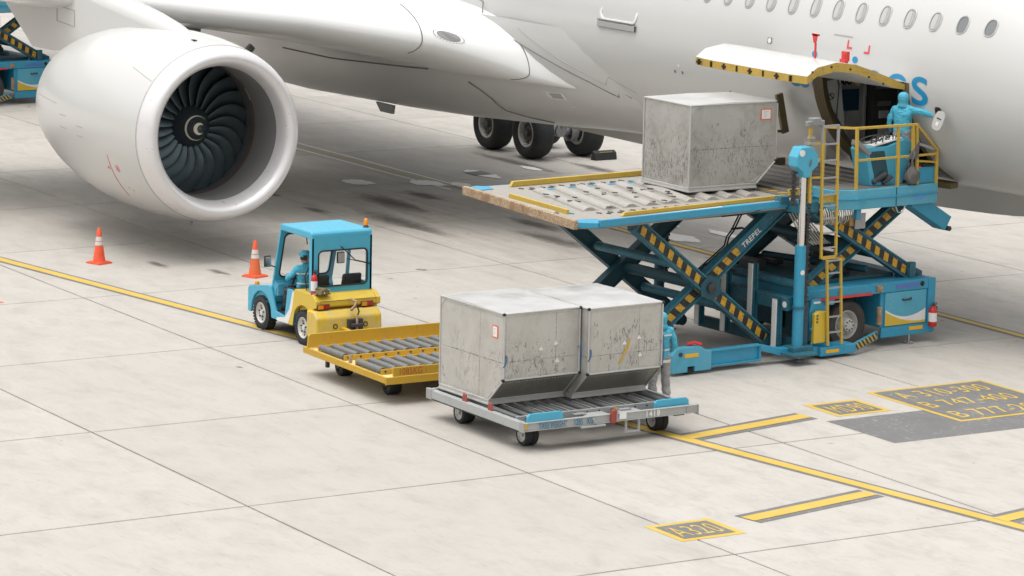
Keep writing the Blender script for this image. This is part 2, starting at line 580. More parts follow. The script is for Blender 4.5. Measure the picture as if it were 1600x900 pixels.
MAT['splash'] = stain_mat('white_paint_splash', (.80, .79, .77), .95, .05)
# spilt white paint under the wing and by the lift
def blot(x, y, rx, ry, n, seed, name='paint_blot', mat='splash', z=Z3):
    rr = random.Random(seed)
    ph = [rr.uniform(0, 6.28) for _ in range(5)]
    pts = []
    for k in range(n):
        t = 2 * PI * k / n
        r = 1 + sum(.16 / (1 + i * .4) * math.sin((i + 2) * t + ph[i]) for i in range(5))
        pts.append((x + rx * r * math.cos(t), y + ry * r * math.sin(t)))
    sheet(pts, z).build(name, MAT[mat], apron, fixn=False)
for q in ((-73.75, 40.55, .55, .42, 1), (-72.95, 42.1, .65, .40, 2), (-72.35, 42.75, .38, .30, 3), (-73.85, 44.25, .75, .36, 4),
          (-65.0, 43.9, .9, .30, 5), (-63.2, 43.1, 1.2, .34, 6), (-62.9, 44.4, .8, .22, 7), (-74.2, 46.0, .45, .2, 8), (-77.9, 48.3, .8, .3, 9)):
    blot(*q[:4], 26, q[4])
sheet([(-74.25, 43.95), (-73.6, 43.95), (-73.6, 44.5), (-74.25, 44.5)], Z4).build('stencil_mark', MAT['mark_grey'], apron, fixn=False)
# white marking beyond the nose
band((-66.4, 53.9), (-40, 53.5), .14, Z1).build('white_line', MAT['mark_white'], apron, fixn=False)
for q in ((-64.6, 30.6, .55, .2, 21), (-63.3, 31.4, .5, .18, 22), (-71.2, 41.0, 1.2, .35, 23), (-66.0, 41.1, 1.6, .3, 24), (-70.0, 37.4, .7, .25, 25),
          (-72.8, 37.6, .5, .2, 26), (-73.5, 47.6, 1.6, .28, 27), (-53.9, 27.2, .12, .08, 28), (-60.3, 31.2, .2, .09, 29), (-70.5, 39.6, 2.2, .5, 30), (-67.5, 38.4, 2.6, .45, 31), (-75.5, 46.2, 2.4, .3, 32), (-64.0, 40.3, 2.0, .4, 33), (-50.0, 30.5, .9, .5, 34), (-56.3, 29.9, 1.1, .5, 35)):
    blot(*q[:4], 18, q[4], 'oil_stain', 'stain', .002)

# ---------------------------------------------------------------- airliner
YC, ZM = 42.5, 5.08
AB = Vector((-76.9, 42.5, 0))
plane = thing('airliner', 'large white twin-engine airliner with open cargo door and blue lettering', 'airplane', AB)
AL = -AB
def ap(m_, name, mats, parent=None, smooth=None, label=None, bevel=0.0, fixn=True):
    """a part of the airliner built in world coordinates"""
    par = parent or plane
    return m_.build(name, mats, par, loc=AL if par is plane else None, smooth=smooth, label=label, bevel=bevel, fixn=fixn)

FS = [  # X, half width, top, bottom, height of widest point
    (-43.40, .03, 4.44, 4.38, 4.41), (-43.60, .44, 4.80, 4.05, 4.42), (-44.0, .82, 5.15, 3.80, 4.46), (-45.0, 1.34, 5.80, 3.42, 4.60), (-46.5, 1.80, 6.65, 3.08, 4.80),
    (-48.0, 2.08, 7.25, 2.92, 4.93), (-49.5, 2.30, 7.62, 2.85, 5.02), (-51.0, 2.49, 7.86, 2.81, 5.06), (-52.6, 2.66, 8.00, 2.76, 5.08),
    (-54.5, 2.82, 8.08, 2.70, 5.08), (-56.4, 2.93, 8.11, 2.64, 5.08), (-58.5, 2.98, 8.12, 2.58, 5.08), (-62, 2.98, 8.12, 2.52, 5.08), (-66, 2.98, 8.12, 2.48, 5.08), (-90.0, 2.98, 8.12, 2.44, 5.08),
    (-97, 2.80, 8.10, 2.55, 5.3), (-103, 2.2, 8.0, 3.7, 5.9), (-108, 1.3, 7.7, 5.1, 6.4), (-111.5, .4, 7.3, 6.4, 6.85)]
def fsec(X):
    if X >= FS[0][0]: return FS[0][1:]
    for a, b in zip(FS, FS[1:]):
        if b[0] <= X <= a[0]:
            i = FS.index(a)
            t = (a[0] - X) / (a[0] - b[0])
            p0 = FS[max(i - 1, 0)]
            p3 = FS[min(i + 2, len(FS) - 1)]
            out = []
            for k in range(1, 5):       # monotone-ish Hermite
                h = a[0] - b[0]
                m1 = (b[k] - p0[k]) / max(p0[0] - b[0], 1e-6) * h if i else (b[k] - a[k])
                m2 = (p3[k] - a[k]) / max(a[0] - p3[0], 1e-6) * h
                t2, t3 = t * t, t * t * t
                out.append((2 * t3 - 3 * t2 + 1) * a[k] + (t3 - 2 * t2 + t) * m1 + (-2 * t3 + 3 * t2) * b[k] + (t3 - t2) * m2)
            return tuple(out)
    return FS[-1][1:]
def fsurf(X, ph, off=0.0):
    """point of the skin; ph = 0 at the widest point of the near side, +90 deg at the top"""
    W, T_, B_, Z_ = fsec(X)
    H = (T_ - Z_) if ph > 0 else (Z_ - B_)
    return Vector((X, YC - (W + off) * math.cos(ph), Z_ + (H + off) * math.sin(ph)))
def phz(X, z):
    W, T_, B_, Z_ = fsec(X)
    H = (T_ - Z_) if z > Z_ else (Z_ - B_)
    return math.asin(max(-1, min(1, (z - Z_) / H)))
DX0, DX1 = -53.55, -50.80          # cargo doorway
DPH0, DPH1 = R(-60), R(0)
def skin(X, ph, off=0.0): return fsurf(X, ph, off)
xs = sorted(set([-43.4, -43.6, -44, -44.5, -45, -45.7, -46.5, -47.2, -48, -48.7, -49.5, -50.2, DX1, -51.5, -52.2, -52.9, DX0, -54.4, -55.6, -56.4, -57.4, -58.5, -60, -62, -66, -70, -75, -80, -85, -90, -93, -97, -100, -103, -106, -108, -110, -111.5]))
phs = [R(a) for a in list(range(-90, -59, 6)) + [-54, -48, -42, -36, -30, -24, -18, -12, -6, 0] + list(range(6, 91, 6))]
far_ph = [R(a) for a in range(96, 270, 6)]
fm = M()
rows = [[skin(x, p) for p in phs + far_ph] for x in xs]
n = len(rows[0])
vv = [p for r_ in rows for p in r_]
ff = []
for i in range(len(rows) - 1):
    for k in range(n):
        k2 = (k + 1) % n
        if k < len(phs) - 1 and DX0 - .01 <= xs[i] and xs[i + 1] <= DX1 + .01 and phs[k] >= DPH0 - .01 and phs[k + 1] <= DPH1 + .01:
            continue
        ff.append((i * n + k, i * n + k2, (i + 1) * n + k2, (i + 1) * n + k))
fm.add(vv, ff)
fus = ap(fm, 'fuselage', MAT['white_skin'], smooth=60)

def seam(pts, r, name='panel_seam', mat='seam', parent=None):
    return ap(M().tube(pts, r, 5), name, MAT[mat], parent)

# cargo doorway: frame and hold
def jamb(x_, depth, wd, name, mat):
    """strip on the doorway's side, running from the skin inwards"""
    rows_ = []
    for k in range(13):
        ph = DPH0 + (DPH1 - DPH0) * k / 12
        a = fsurf(x_, ph, .01)
        b = fsurf(x_, ph, 0)
        rows_.append([a, b + Vector((0, depth, 0))])
    m_ = M().grid(rows_)
    return ap(m_, name, MAT[mat], fus_open)
fus_open = ap(M().grid([[fsurf(DX0 + (DX1 - DX0) * i / 8, DPH0, .0) + Vector((0, d, 0)) for d in (0, .02, .5, 2.6)] for i in range(9)]), 'cargo_hold', MAT['lining'])
# hold sits behind: floor made above; walls
zf = fsurf(-52.6, DPH0).z
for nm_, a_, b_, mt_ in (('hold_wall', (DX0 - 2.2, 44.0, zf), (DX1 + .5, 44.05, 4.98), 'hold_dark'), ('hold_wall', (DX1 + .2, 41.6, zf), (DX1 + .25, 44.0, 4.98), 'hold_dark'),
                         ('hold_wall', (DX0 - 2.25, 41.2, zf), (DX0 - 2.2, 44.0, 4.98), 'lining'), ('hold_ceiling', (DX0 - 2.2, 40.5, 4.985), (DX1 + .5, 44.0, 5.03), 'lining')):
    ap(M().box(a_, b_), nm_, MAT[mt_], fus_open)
jamb(DX0, .34, .2, 'door_jamb', 'frame_brown')
jamb(DX1, .34, .2, 'door_jamb', 'frame_brown')
# outer rim of the doorway, a narrow brown strip lying on the skin
for x_, sgn in ((DX0, 1), (DX1, -1)):
    rim = M().grid([[fsurf(x_, DPH0 + (DPH1 - DPH0) * k / 12, .012), fsurf(x_ + sgn * .22, DPH0 + (DPH1 - DPH0) * k / 12, -.05)] for k in range(13)])
    ap(rim, 'door_rim', MAT['frame_brown'], fus_open)
# aft side lining panel with its kick plate frame and sign
jl = M()
def lining_pt(x_, y_, z_): return (x_, y_, z_)
zt = 4.98
jl.prism([(fsurf(DX0, phz(DX0, z_)).y + .03, z_) for z_ in (zf, 3.4, 3.8, 4.3, zt)][::1] + [(40.46, zt), (40.62, 3.9), (40.9, zf)], 'x', DX0 - .06, DX0 - .03)
ap(jl, 'side_lining', MAT['lining'], fus_open)
kp = M()
def ring2(poly, wd, x_):
    c = [sum(p[0] for p in poly) / len(poly), sum(p[1] for p in poly) / len(poly)]
    inn = [(p[0] + (c[0] - p[0]) * wd, p[1] + (c[1] - p[1]) * wd) for p in poly]
    nn = len(poly)
    vv_ = [(x_, *p) for p in poly] + [(x_, *p) for p in inn]
    return vv_, [(i, (i + 1) % nn, nn + (i + 1) % nn, nn + i) for i in range(nn)]
vv_, ff_ = ring2([(40.08, 4.86), (40.40, 4.90), (40.46, 4.70), (40.42, 4.0), (40.26, 4.0), (40.06, 4.68)], .2, DX0 - .022)
kp.add(vv_, ff_)
ap(kp, 'lining_frame', MAT['seam'], fus_open)
sg = M()
sg.add(*ring2([(40.26 + .07 * math.cos(t * PI / 8), 4.48 + .07 * math.sin(t * PI / 8)) for t in range(16)], .22, DX0 - .02))
sg.add([(DX0 - .02, 40.26 + a, 4.48 + b) for a, b in ((-.055, .04), (-.04, .055), (.055, -.04), (.04, -.055))], [(0, 1, 2, 3)])
ap(sg, 'prohibition_sign', MAT['black'], fus_open, fixn=False)

# open cargo door: a curved, thick leaf hinged at the top of the doorway
HZ = fsurf(-52.6, 0).z
cd = M()
leafx0, leafx1 = -54.62, -50.88
def hinge_y(x_): return fsurf(x_, 0).y - .03
prof = [(0.0, -.06), (.25, .06), (.6, .20), (1.05, .37), (1.5, .43), (1.95, .35), (2.28, .19)]   # outwards, upwards
top, bot = [], []
for i in range(9):
    t = i / 8
    x_ = leafx0 + (leafx1 - leafx0) * t
    rt, rb = [], []
    for j, (o_, u_) in enumerate(prof):
        e = .10 * (abs(2 * t - 1) ** 6) if j == len(prof) - 1 else 0
        up_ = u_ * 1.0
        p = Vector((x_, hinge_y(-52.4) - o_ + e + (hinge_y(x_) - hinge_y(-52.4)) * max(0, 1 - o_ / 1.2), HZ + up_))
        rt.append(p)
        q = p.copy()
        q.z -= .17 if 0 < j < len(prof) - 1 else (.10 if j == 0 else .15)
        rb.append(q)
    top.append(rt); bot.append(rb)
cdm = M().grid(top)
door = ap(cdm, 'cargo_door', MAT['white_skin'], smooth=50, label='open cargo door held out above the doorway')
ap(M().grid(bot), 'door_inner_skin', MAT['lining'], door, smooth=50)
ed = M()
for i in (0, 8):
    ed.grid([top[i], bot[i]])
ed.grid([[t_[-1] for t_ in top], [b_[-1] for b_ in bot]])
ed.grid([[t_[0] for t_ in top], [b_[0] for b_ in bot]])
ap(ed, 'door_edge', MAT['door_yellow'], door)
for i in range(8):
    x_ = leafx0 + .25 + i * .44
    y_ = hinge_y(-52.4) - prof[-1][0] + .004
    z_ = HZ + prof[-1][1] - .075
    q = M().cbox((x_, y_, z_), (.035, .05, .11))
    if i % 2 == 0:
        q.cbox((x_, y_ - .004, z_), (.12, .05, .035))
    ap(q, 'latch', MAT['dark'], door)
for t in (1, 2, 3, 4, 5):
    o_, u_ = prof[t]
    p = Vector((leafx1 + .003, hinge_y(-52.4) - o_ - .12, HZ + u_ - .08))
    ap(M().tube([p, p + Vector((.012, 0, 0))], .022, 8), 'edge_bolt', MAT['dark'], door)
# hinge arm and actuator under the leaf
ap(M().tube([(-52.3, hinge_y(-52.4) + .12, 4.90), (-52.2, hinge_y(-52.4) - .10, 5.0)], .05, 8), 'door_actuator', MAT['door_yellow'], door)
# red locking handles standing on the leaf
def flag_pole():
    x_, y_ = -51.95, hinge_y(-52.4) - 1.22
    z_ = HZ + .36
    m_ = M().box((x_ - .022, y_ - .012, z_), (x_ + .022, y_ + .012, z_ + .33))
    m_.prism([(x_ - .09, z_ + .50), (x_ + .09, z_ + .50), (x_ + .045, z_ + .33), (x_ - .045, z_ + .33)], 'y', y_ - .02, y_ - .012)
    m_.box((x_ - .10, y_ - .02, z_ + .47), (x_ + .10, y_ + .02, z_ + .51))
    m_.box((x_ - .10, y_ - .015, z_ - .03), (x_ + .16, y_ + .015, z_ + .01))
    return m_
ap(flag_pole(), 'locking_handle', MAT['red'], door)
def red_box():
    x_, y_ = -51.35, hinge_y(-52.4) - .95
    z_ = HZ + .33
    m_ = M().box((x_ - .07, y_ - .04, z_ + .06), (x_ + .10, y_ + .04, z_ + .25))
    m_.box((x_ - .11, y_ - .05, z_ - .01), (x_ + .07, y_ + .03, z_ + .10))
    m_.box((x_ - .01, y_ - .055, z_ + .12), (x_ + .06, y_ - .04, z_ + .21))
    return m_
ap(red_box(), 'locking_box', MAT['red'], door, bevel=.008)

# blue airline lettering on the skin
WORD = 'airlines'
bx = max(p[0] for p in text_geo(WORD, 1.0)[0])
x_end, sc_x, sc_y = -50.30, 1.42, 1.19
for i, ch_ in enumerate(WORD):
    vv_, ff_ = text_geo(ch_, 1.0, 1.0, .002)
    shift = max(p[0] for p in text_geo(WORD[:i + 1], 1.0)[0]) - max(p[0] for p in vv_)
    bm = bmesh.new()            # cut finely so the letter can follow the skin
    bv = [bm.verts.new((p[0] + shift, p[1], 0)) for p in vv_]
    for f in ff_:
        try: bm.faces.new([bv[k] for k in f])
        except ValueError: pass
    for k in range(1, 60):
        bmesh.ops.bisect_plane(bm, geom=bm.verts[:] + bm.edges[:] + bm.faces[:], plane_co=(k * .07, 0, 0), plane_no=(1, 0, 0))
    for k in range(1, 40):
        bmesh.ops.bisect_plane(bm, geom=bm.verts[:] + bm.edges[:] + bm.faces[:], plane_co=(0, -.25 + k * .04, 0), plane_no=(0, 1, 0))
    bm.verts.index_update()
    out = []
    for v in bm.verts:
        X_ = x_end - (bx - v.co.x) * sc_x
        out.append(fsurf(X_, phz(X_, 4.66 + v.co.y * sc_y), .006))
    keep = []
    for f in bm.faces:          # nothing is painted across the open doorway
        c_ = sum((out[v.index] for v in f.verts), Vector()) / len(f.verts)
        if not (DX0 - .02 < c_.x < DX1 + .02 and c_.z < fsurf(c_.x, 0).z + .03):
            keep.append([v.index for v in f.verts])
    bm.free()
    if keep:
        used = sorted({k for f in keep for k in f})
        ix = {k: n3_ for n3_, k in enumerate(used)}
        ap(M().add([out[k] for k in used], [[ix[k] for k in f] for f in keep]), 'blue_letter', MAT['letter_blue'], fixn=False)
def mark_on_skin(shapes, X_, z_, name, mat, off=.005, parent=None):
    """shapes: polygons in metres (along the aircraft, up the skin)"""
    m_ = M()
    for poly in shapes:
        m_.add([fsurf(X_ + a, phz(X_ + a, z_ + b), off) for a, b in poly], [tuple(range(len(poly)))])
    return ap(m_, name, MAT[mat], parent, fixn=False)
mark_on_skin([[(0, 0), (.04, 0), (.04, .17), (0, .17)], [(.04, 0), (.15, 0), (.15, .04), (.04, .04)]], -52.62, 5.55, 'corner_mark', 'redmark')
mark_on_skin([[(.11, 0), (.15, 0), (.15, .17), (.11, .17)], [(0, 0), (.11, 0), (.11, .04), (0, .04)]], -52.12, 5.50, 'corner_mark', 'redmark')
mark_on_skin([[(0, 0), (.55, -.01), (.55, .012), (0, .02)]], -53.05, 5.78, 'faint_print', 'seam_soft')

# cabin windows: oval ring and pane set in the skin
def oval(n, a, b, pw=2.5):
    o_ = []
    for k in range(n):
        t = 2 * PI * k / n
        c, s_ = math.cos(t), math.sin(t)
        o_.append((a * abs(c) ** (2 / pw) * (1 if c > 0 else -1), b * abs(s_) ** (2 / pw) * (1 if s_ > 0 else -1)))
    return o_
WX = [-57.98, -57.28, -56.57, -55.86, -55.17, -54.48, -53.80, -53.13, -52.46, -51.79, -51.12, -50.44, -49.75, -49.06]
for i, X_ in enumerate(WX):
    zc = 6.27
    def on(a, b, off):
        x_ = X_ + a
        ph = phz(x_, zc)
        H = 3.04
        return fsurf(x_, ph + b / H, off)
    ring = M()
    oo, ii = oval(24, .140, .225), oval(24, .115, .198)
    ring.grid([[on(a, b, .002) for a, b in oval(24, .150, .235)], [on(a, b, .012) for a, b in oo], [on(a, b, .010) for a, b in ii], [on(a, b, -.02) for a, b in ii]], closed=True)
    wn = ap(ring, 'cabin_window', MAT['win_frame'], smooth=50)
    gap = M().grid([[on(a, b, .0125) for a, b in oval(24, .120, .203)], [on(a, b, .0125) for a, b in oval(24, .111, .193)]], closed=True)
    ap(gap, 'window_gap', MAT['seam'], wn)
    pn = M().add([on(a, b, .004) for a, b in ii], [tuple(range(24))])
    dark = i >= len(WX) - 2
    pane = ap(pn, 'window_pane', MAT['win_dark'] if dark else MAT['win_shade'], wn, fixn=False)
    if dark:
        wn['label'] = 'cabin window with dark grey blind'
    else:
        sh = M().add([on(a * .55 - .035, b * .93, .0065) for a, b in ii], [tuple(range(24))])
        ap(sh, 'window_blind', MAT['win_frame'], wn, fixn=False)

# passenger door outline behind the wing root
def door_ring(X_, z0, z1, hw, th, off, rad=.16):
    pts = []
    for cx, cz, a0 in ((hw - rad, z0 + rad, -90), (hw - rad, z1 - rad, 0), (-hw + rad, z1 - rad, 90), (-hw + rad, z0 + rad, 180)):
        for k in range(6):
            t = R(a0 + 90 * k / 5)
            pts.append((cx + rad * math.cos(t), cz + rad * math.sin(t)))
    def P_(p, s_, o_): 
        c = (0, (z0 + z1) / 2)
        x_ = X_ + p[0] * s_
        return fsurf(x_, phz(x_, c[1] + (p[1] - c[1]) * (1 - (1 - s_) * .55)), o_)
    return M().grid([[P_(p, 1.0, .002) for p in pts], [P_(p, .985, off) for p in pts], [P_(p, .985 - th, off) for p in pts], [P_(p, .97 - th, .002) for p in pts]], closed=True)
pd = ap(door_ring(-60.36, 5.36, 7.3, .74, .07, .02), 'passenger_door', MAT['slat_metal'], smooth=40)
ds = M()
ds.grid([[fsurf(x_, phz(x_, z_), o_) for x_ in [-61.10 + 1.48 * k / 8 for k in range(9)]] for z_, o_ in ((5.35, .004), (5.33, .05), (5.22, .05), (5.20, .0))])
ap(ds, 'door_sill', MAT['seam_soft'], pd)
ap(M().tube([fsurf(x_, phz(x_, 5.365), .035) for x_ in (-61.12, -60.9, -60.4, -59.9, -59.64)], .014, 5), 'door_gap_line', MAT['seam'], pd)  # dark line along the gap above the door sill
# small service panels
def skin_patch(X_, z_, a, b, mat, name, off=.004, tilt=0):
    return mark_on_skin([[(-a, -b), (a, -b + tilt), (a, b + tilt), (-a, b)]], X_, z_, name, mat, off)

# belly fairing -----------------------------------------------------------------
BF = [(-59.6, 2.70, 2.62), (-61, 2.86, 2.55), (-62.5, 2.99, 2.49), (-64, 3.07, 2.42), (-65.5, 3.14, 2.30), (-67.4, 3.22, 2.18), (-70, 3.30, 2.02), (-73, 3.34, 1.89),
      (-75.5, 3.36, 1.83), (-78, 3.36, 1.76), (-82, 3.30, 1.80), (-86, 3.12, 2.0), (-90, 2.92, 2.35)]
def bsec(X):
    for a, b in zip(BF, BF[1:]):
        if b[0] <= X <= a[0]:
            t = (a[0] - X) / (a[0] - b[0])
            return [a[k] + (b[k] - a[k]) * t for k in (1, 2)]
    return BF[0][1:] if X > BF[0][0] else BF[-1][1:]
def bsurf(X, ph, off=0.0):
    """ph from -90 (keel) to 0"""
    W, B_ = bsec(X)
    zt_ = 4.75
    c, s_ = math.cos(ph), math.sin(ph)
    e = 2 / 2.15
    return Vector((X, YC - (W + off) * math.copysign(abs(c) ** e, c), zt_ + (zt_ - B_ + off) * math.copysign(abs(s_) ** e, s_)))
bx_ = [-59.6 - .8 * i for i in range(39)]
bm_ = M().grid([[bsurf(x, R(a)) for a in range(-180, 7, 6)] for x in bx_])
ap(bm_, 'belly_fairing', MAT['white_skin'], smooth=60)
def fseam(pts, r=.014, name='panel_seam', mat='seam', off=.0, surf=None):
    """a seam along (X, angle in degrees) points of the skin"""
    surf = surf or fsurf
    dense = []
    for (x0, a0), (x1, a1) in zip(pts, pts[1:]):
        for k in range(5):
            t = k / 5
            dense.append(surf(x0 + (x1 - x0) * t, R(a0 + (a1 - a0) * t), off))
    dense.append(surf(pts[-1][0], R(pts[-1][1]), off))
    return seam(dense, r, name, mat)
def osurf(X, ph, off=0.0):
    a, b = fsurf(X, ph, off), bsurf(X, ph, off)
    return b if ph < R(4) and (b - Vector((X, YC, 4.9))).length > (a - Vector((X, YC, 4.9))).length else a
fseam([(-66.3, 5.5), (-65.0, -.2), (-63.9, -6.6), (-62.9, -13), (-61.75, -21), (-60.9, -28.5), (-60.45, -33.5)], .013, off=.0, surf=osurf)
fseam([(-64.3, 2.4), (-63.0, -7.5), (-61.8, -16.3), (-60.8, -24.3), (-60.1, -29.8)], .010, mat='seam_soft', surf=osurf)
fseam([(-67.0, -32), (-66.7, -37), (-66.55, -42.5), (-66.6, -48.3), (-66.6, -54.5), (-66.1, -60), (-65.4, -66)], .026, mat='seam', surf=bsurf)
fseam([(-76.0, -29), (-73.5, -30), (-68.6, -27)], .02, name='fairing_seal', mat='seam', surf=bsurf)

# wing
def foil(le, chord, thick, n=14, twist=0.0, full=1.0):
    """section in the X-Z plane, nose at le, running aft (towards -X)"""
    pts = []
    def th_(t): return thick * (1.4845 * math.sqrt(t) - .63 * t - 1.758 * t * t + 1.4215 * t ** 3 - .518 * t ** 4) / .5
    ts = [(1 - math.cos(PI * k / n)) / 2 for k in range(n + 1)]
    for t in reversed(ts):
        pts.append((t, th_(t) * .5 * full + .02 * math.sin(PI * t)))
    for t in ts[1:]:
        pts.append((t, -th_(t) * .42 + .012 * math.sin(PI * t)))
    o_ = []
    for t, z in pts:
        o_.append(Vector((le[0] - t * chord, le[1], le[2] + z * chord - t * chord * math.sin(twist))))
    return o_
WINGS = [  # Y, leading edge X, Z, chord, thickness ratio, twist, fullness of the upper side
    (41.0, -60.8, 3.60, 16.2, .020, .0, 6.0), (39.80, -62.45, 3.70, 14.8, .030, .008, 5.2), (39.66, -62.95, 3.77, 14.3, .046, .010, 3.9), (39.48, -63.65, 3.87, 13.8, .066, .013, 2.7),
    (39.28, -64.35, 4.00, 13.2, .086, .018, 2.0), (38.9, -65.15, 4.18, 12.5, .106, .025, 1.55), (38.3, -66.05, 4.38, 11.8, .122, .030, 1.3),
    (36.0, -67.95, 4.74, 10.2, .13, .033, 1.2), (32.0, -70.9, 5.14, 8.6, .12, .03, 1.1), (26.0, -75.3, 5.85, 6.6, .115, .03, 1), (18.0, -81.2, 7.0, 4.6, .105, .02, 1), (12.0, -85.8, 8.1, 2.9, .10, .01, 1), (10.2, -88.0, 8.9, 1.2, .09, 0, 1)]
def wing(mirror):
    rows_ = []
    for y, lx, lz, ch, tk, tw, fu in WINGS:
        sec = foil((lx, y, lz), ch, tk, 40, tw, fu)
        if mirror:
            sec = [Vector((p.x, 2 * YC - p.y, p.z)) for p in sec]
        rows_.append(sec)
    return M().grid(rows_, closed=True)
wg = ap(wing(False), 'wing', [MAT['slat_metal']], smooth=60, label='right wing passing above the engine')

# engine ------------------------------------------------------------------------------
EY, EZ, EX = 32.0, 2.79, -64.15
EK = 1.035
eo = (EX, EY, EZ)
eax = (-1, 0, 0)
outer = [(t_ * 1.05, r_ * EK) for t_, r_ in [(.40, 1.853), (.62, 1.885), (1.0, 1.935), (1.6, 1.985), (2.3, 2.00), (3.1, 1.985), (4.0, 1.93), (4.8, 1.83), (5.6, 1.67), (6.3, 1.48), (6.55, 1.40)]]
nac = ap(M().lathe(outer + [(6.86, 1.42), (6.3, 1.46)], eo, eax, 96), 'engine_nacelle', MAT['white_skin'], smooth=40, label='big white engine with a dark spiral-marked fan')
lip = [(t_, r_ * EK) for t_, r_ in [(.42, 1.850), (.30, 1.825), (.18, 1.79), (.09, 1.745), (.035, 1.70), (0, 1.64), (.02, 1.575), (.07, 1.525), (.16, 1.475), (.30, 1.435), (.46, 1.415)]]
ap(M().lathe(lip, eo, eax, 96), 'inlet_lip', MAT['lip'], nac, smooth=60)
nac_loc = AL
ap(M().lathe([(.46, 1.463), (.7, 1.455), (1.0, 1.46), (1.3, 1.47), (1.52, 1.478)], eo, eax, 96), 'inlet_duct', MAT['duct'], nac, smooth=60)
ap(M().lathe([(1.52, 1.478), (1.535, 1.492), (1.62, 1.492), (1.62, 1.485)], eo, eax, 96), 'fan_case_band', MAT['rub'], nac, smooth=40)
ap(M().lathe([(1.62, 1.490), (2.6, 1.50)], eo, eax, 96).lathe([(2.6, 0.0), (2.6, 1.52)], eo, eax, 48), 'fan_case', MAT['duct_dark'], nac, smooth=40)
for k in range(7):          # short pale inserts on the fan case band
    t0 = R(-75 + k * 22)
    ap(M().lathe([(1.545, 1.489), (1.60, 1.489)], eo, eax, 6, a0=t0, a1=t0 + R(12)), 'case_insert', MAT['win_frame'], nac)
# spinner with its white spiral
ap(M().lathe([(1.20, .004), (1.22, .05), (1.28, .13), (1.38, .23), (1.52, .34), (1.68, .44), (1.85, .52), (2.0, .56)], eo, eax, 48), 'spinner', MAT['spinner'], nac, smooth=60)
def spinner_r(t): 
    P_ = [(1.20, .004), (1.22, .05), (1.28, .13), (1.38, .23), (1.52, .34), (1.68, .44), (1.85, .52)]
    for a, b in zip(P_, P_[1:]):
        if a[0] <= t <= b[0]:
            return a[1] + (b[1] - a[1]) * (t - a[0]) / (b[0] - a[0])
    return .5
def crescent(tc, wmax, a0, span, name):
    rows_ = []
    for k in range(33):
        u = k / 32
        th = a0 + span * u
        hw = wmax * math.sin(PI * u) ** .6 / 2 + .002
        r_ = []
        for s_ in (-1, 1):
            t = tc + s_ * hw
            rr = spinner_r(t) + .006
            r_.append(Vector((EX - t + .004, EY - rr * math.sin(th), EZ + rr * math.cos(th))))
        rows_.append(r_)
    ap(M().grid(rows_), name, MAT['cream'], nac, fixn=False)
crescent(1.42, .034, R(-50), R(265), 'spiral_mark')
crescent(1.262, .045, R(-40), R(255), 'spiral_mark')
# fan blades
NB = 22
def blade_mesh():
    rows_b = []
    for j in range(9):
        u = j / 8
        r = .40 + (1.482 - .40) * u
        stag = R(28 + 34 * u)                       # more twist towards the tip
        ch = .34 + .24 * math.sin(PI * min(u * .9 + .1, 1)) * .9
        sw = .30 * (u ** 1.6) - .10 * math.sin(PI * u)      # swept-back leading edge
        lean = -.10 * math.sin(PI * u) + .10 * u * u
        ra, rb = [], []
        for i in range(7):
            c = i / 6 - .5
            ax = 1.72 + .16 + c * ch * math.cos(stag) + sw * .35
            tg = c * ch * math.sin(stag) * 1.25 + lean + .055 * (1 - (2 * c) ** 2)
            th_ = .016 * (1 - (2 * c) ** 2) + .003
            ang = tg / r
            for lst, o2 in ((ra, th_), (rb, -th_)):
                an = ang + o2 / r
                lst.append(Vector((-ax, r * math.sin(an), r * math.cos(an))))
        rows_b.append(ra + rb[::-1])
    return M().grid(rows_b, closed=True)
b0 = blade_mesh().build('fan_blade', MAT['blade'], nac, loc=eo, smooth=50)
for k in range(1, NB):
    share(b0, nac, eo, (2 * PI * k / NB, 0, 0))
# exhaust: core cowl and plug
ap(M().lathe([(5.6, 1.05), (6.4, .98), (7.3, .82), (8.0, .66), (8.02, .62)], eo, eax, 48).lathe([(7.6, .5), (8.6, .36), (9.3, .05)], eo, eax, 32), 'core_cowl', MAT['belly_skin'], nac, smooth=50)
def esurf(t, th, off=0.0):
    for a, b in zip(outer, outer[1:]):
        if a[0] <= t <= b[0]:
            r = a[1] + (b[1] - a[1]) * (t - a[0]) / (b[0] - a[0])
            break
    return Vector((EX - t, EY - (r + off) * math.sin(th), EZ + (r + off) * math.cos(th)))
ap(M().tube([esurf(.45, 2 * PI * k / 72, -.004) for k in range(73)], .010, 4), 'lip_seam', MAT['seam_soft'], nac)
ap(M().tube([esurf(1.75, R(a), .0) for a in range(105, 136, 3)], .010, 4), 'red_line', MAT['redmark'], nac)
ap(M().tube([esurf(1.45 + .07 * math.cos(R(a)), R(113 + 2.3 * math.sin(R(a))), .0) for a in range(0, 361, 30)], .007, 4), 'red_ring', MAT['redmark'], nac)
ap(M().add([esurf(1.45 + a, R(113 + b), .006) for a, b in ((-.018, -1.1), (.018, -1.1), (.018, 1.1), (-.018, 1.1))], [(0, 1, 2, 3)]), 'hand_print', MAT['redmark'], nac)
ap(M().add([esurf(1.88 + a, R(113.5 + b), .006) for a, b in ((-.03, -1), (.04, -.6), (.03, 1), (-.05, .8))], [(0, 1, 2, 3)]), 'red_print', MAT['redmark'], nac)
for t, a in ((1.40, 127), (1.28, 129)):
    ap(M().add([esurf(t + p, R(a + q), .006) for p, q in ((-.03, -.5), (.03, -.5), (.03, .4), (-.03, .4))], [(0, 1, 2, 3)]), 'yellow_print', MAT['mark_yellow'], nac)
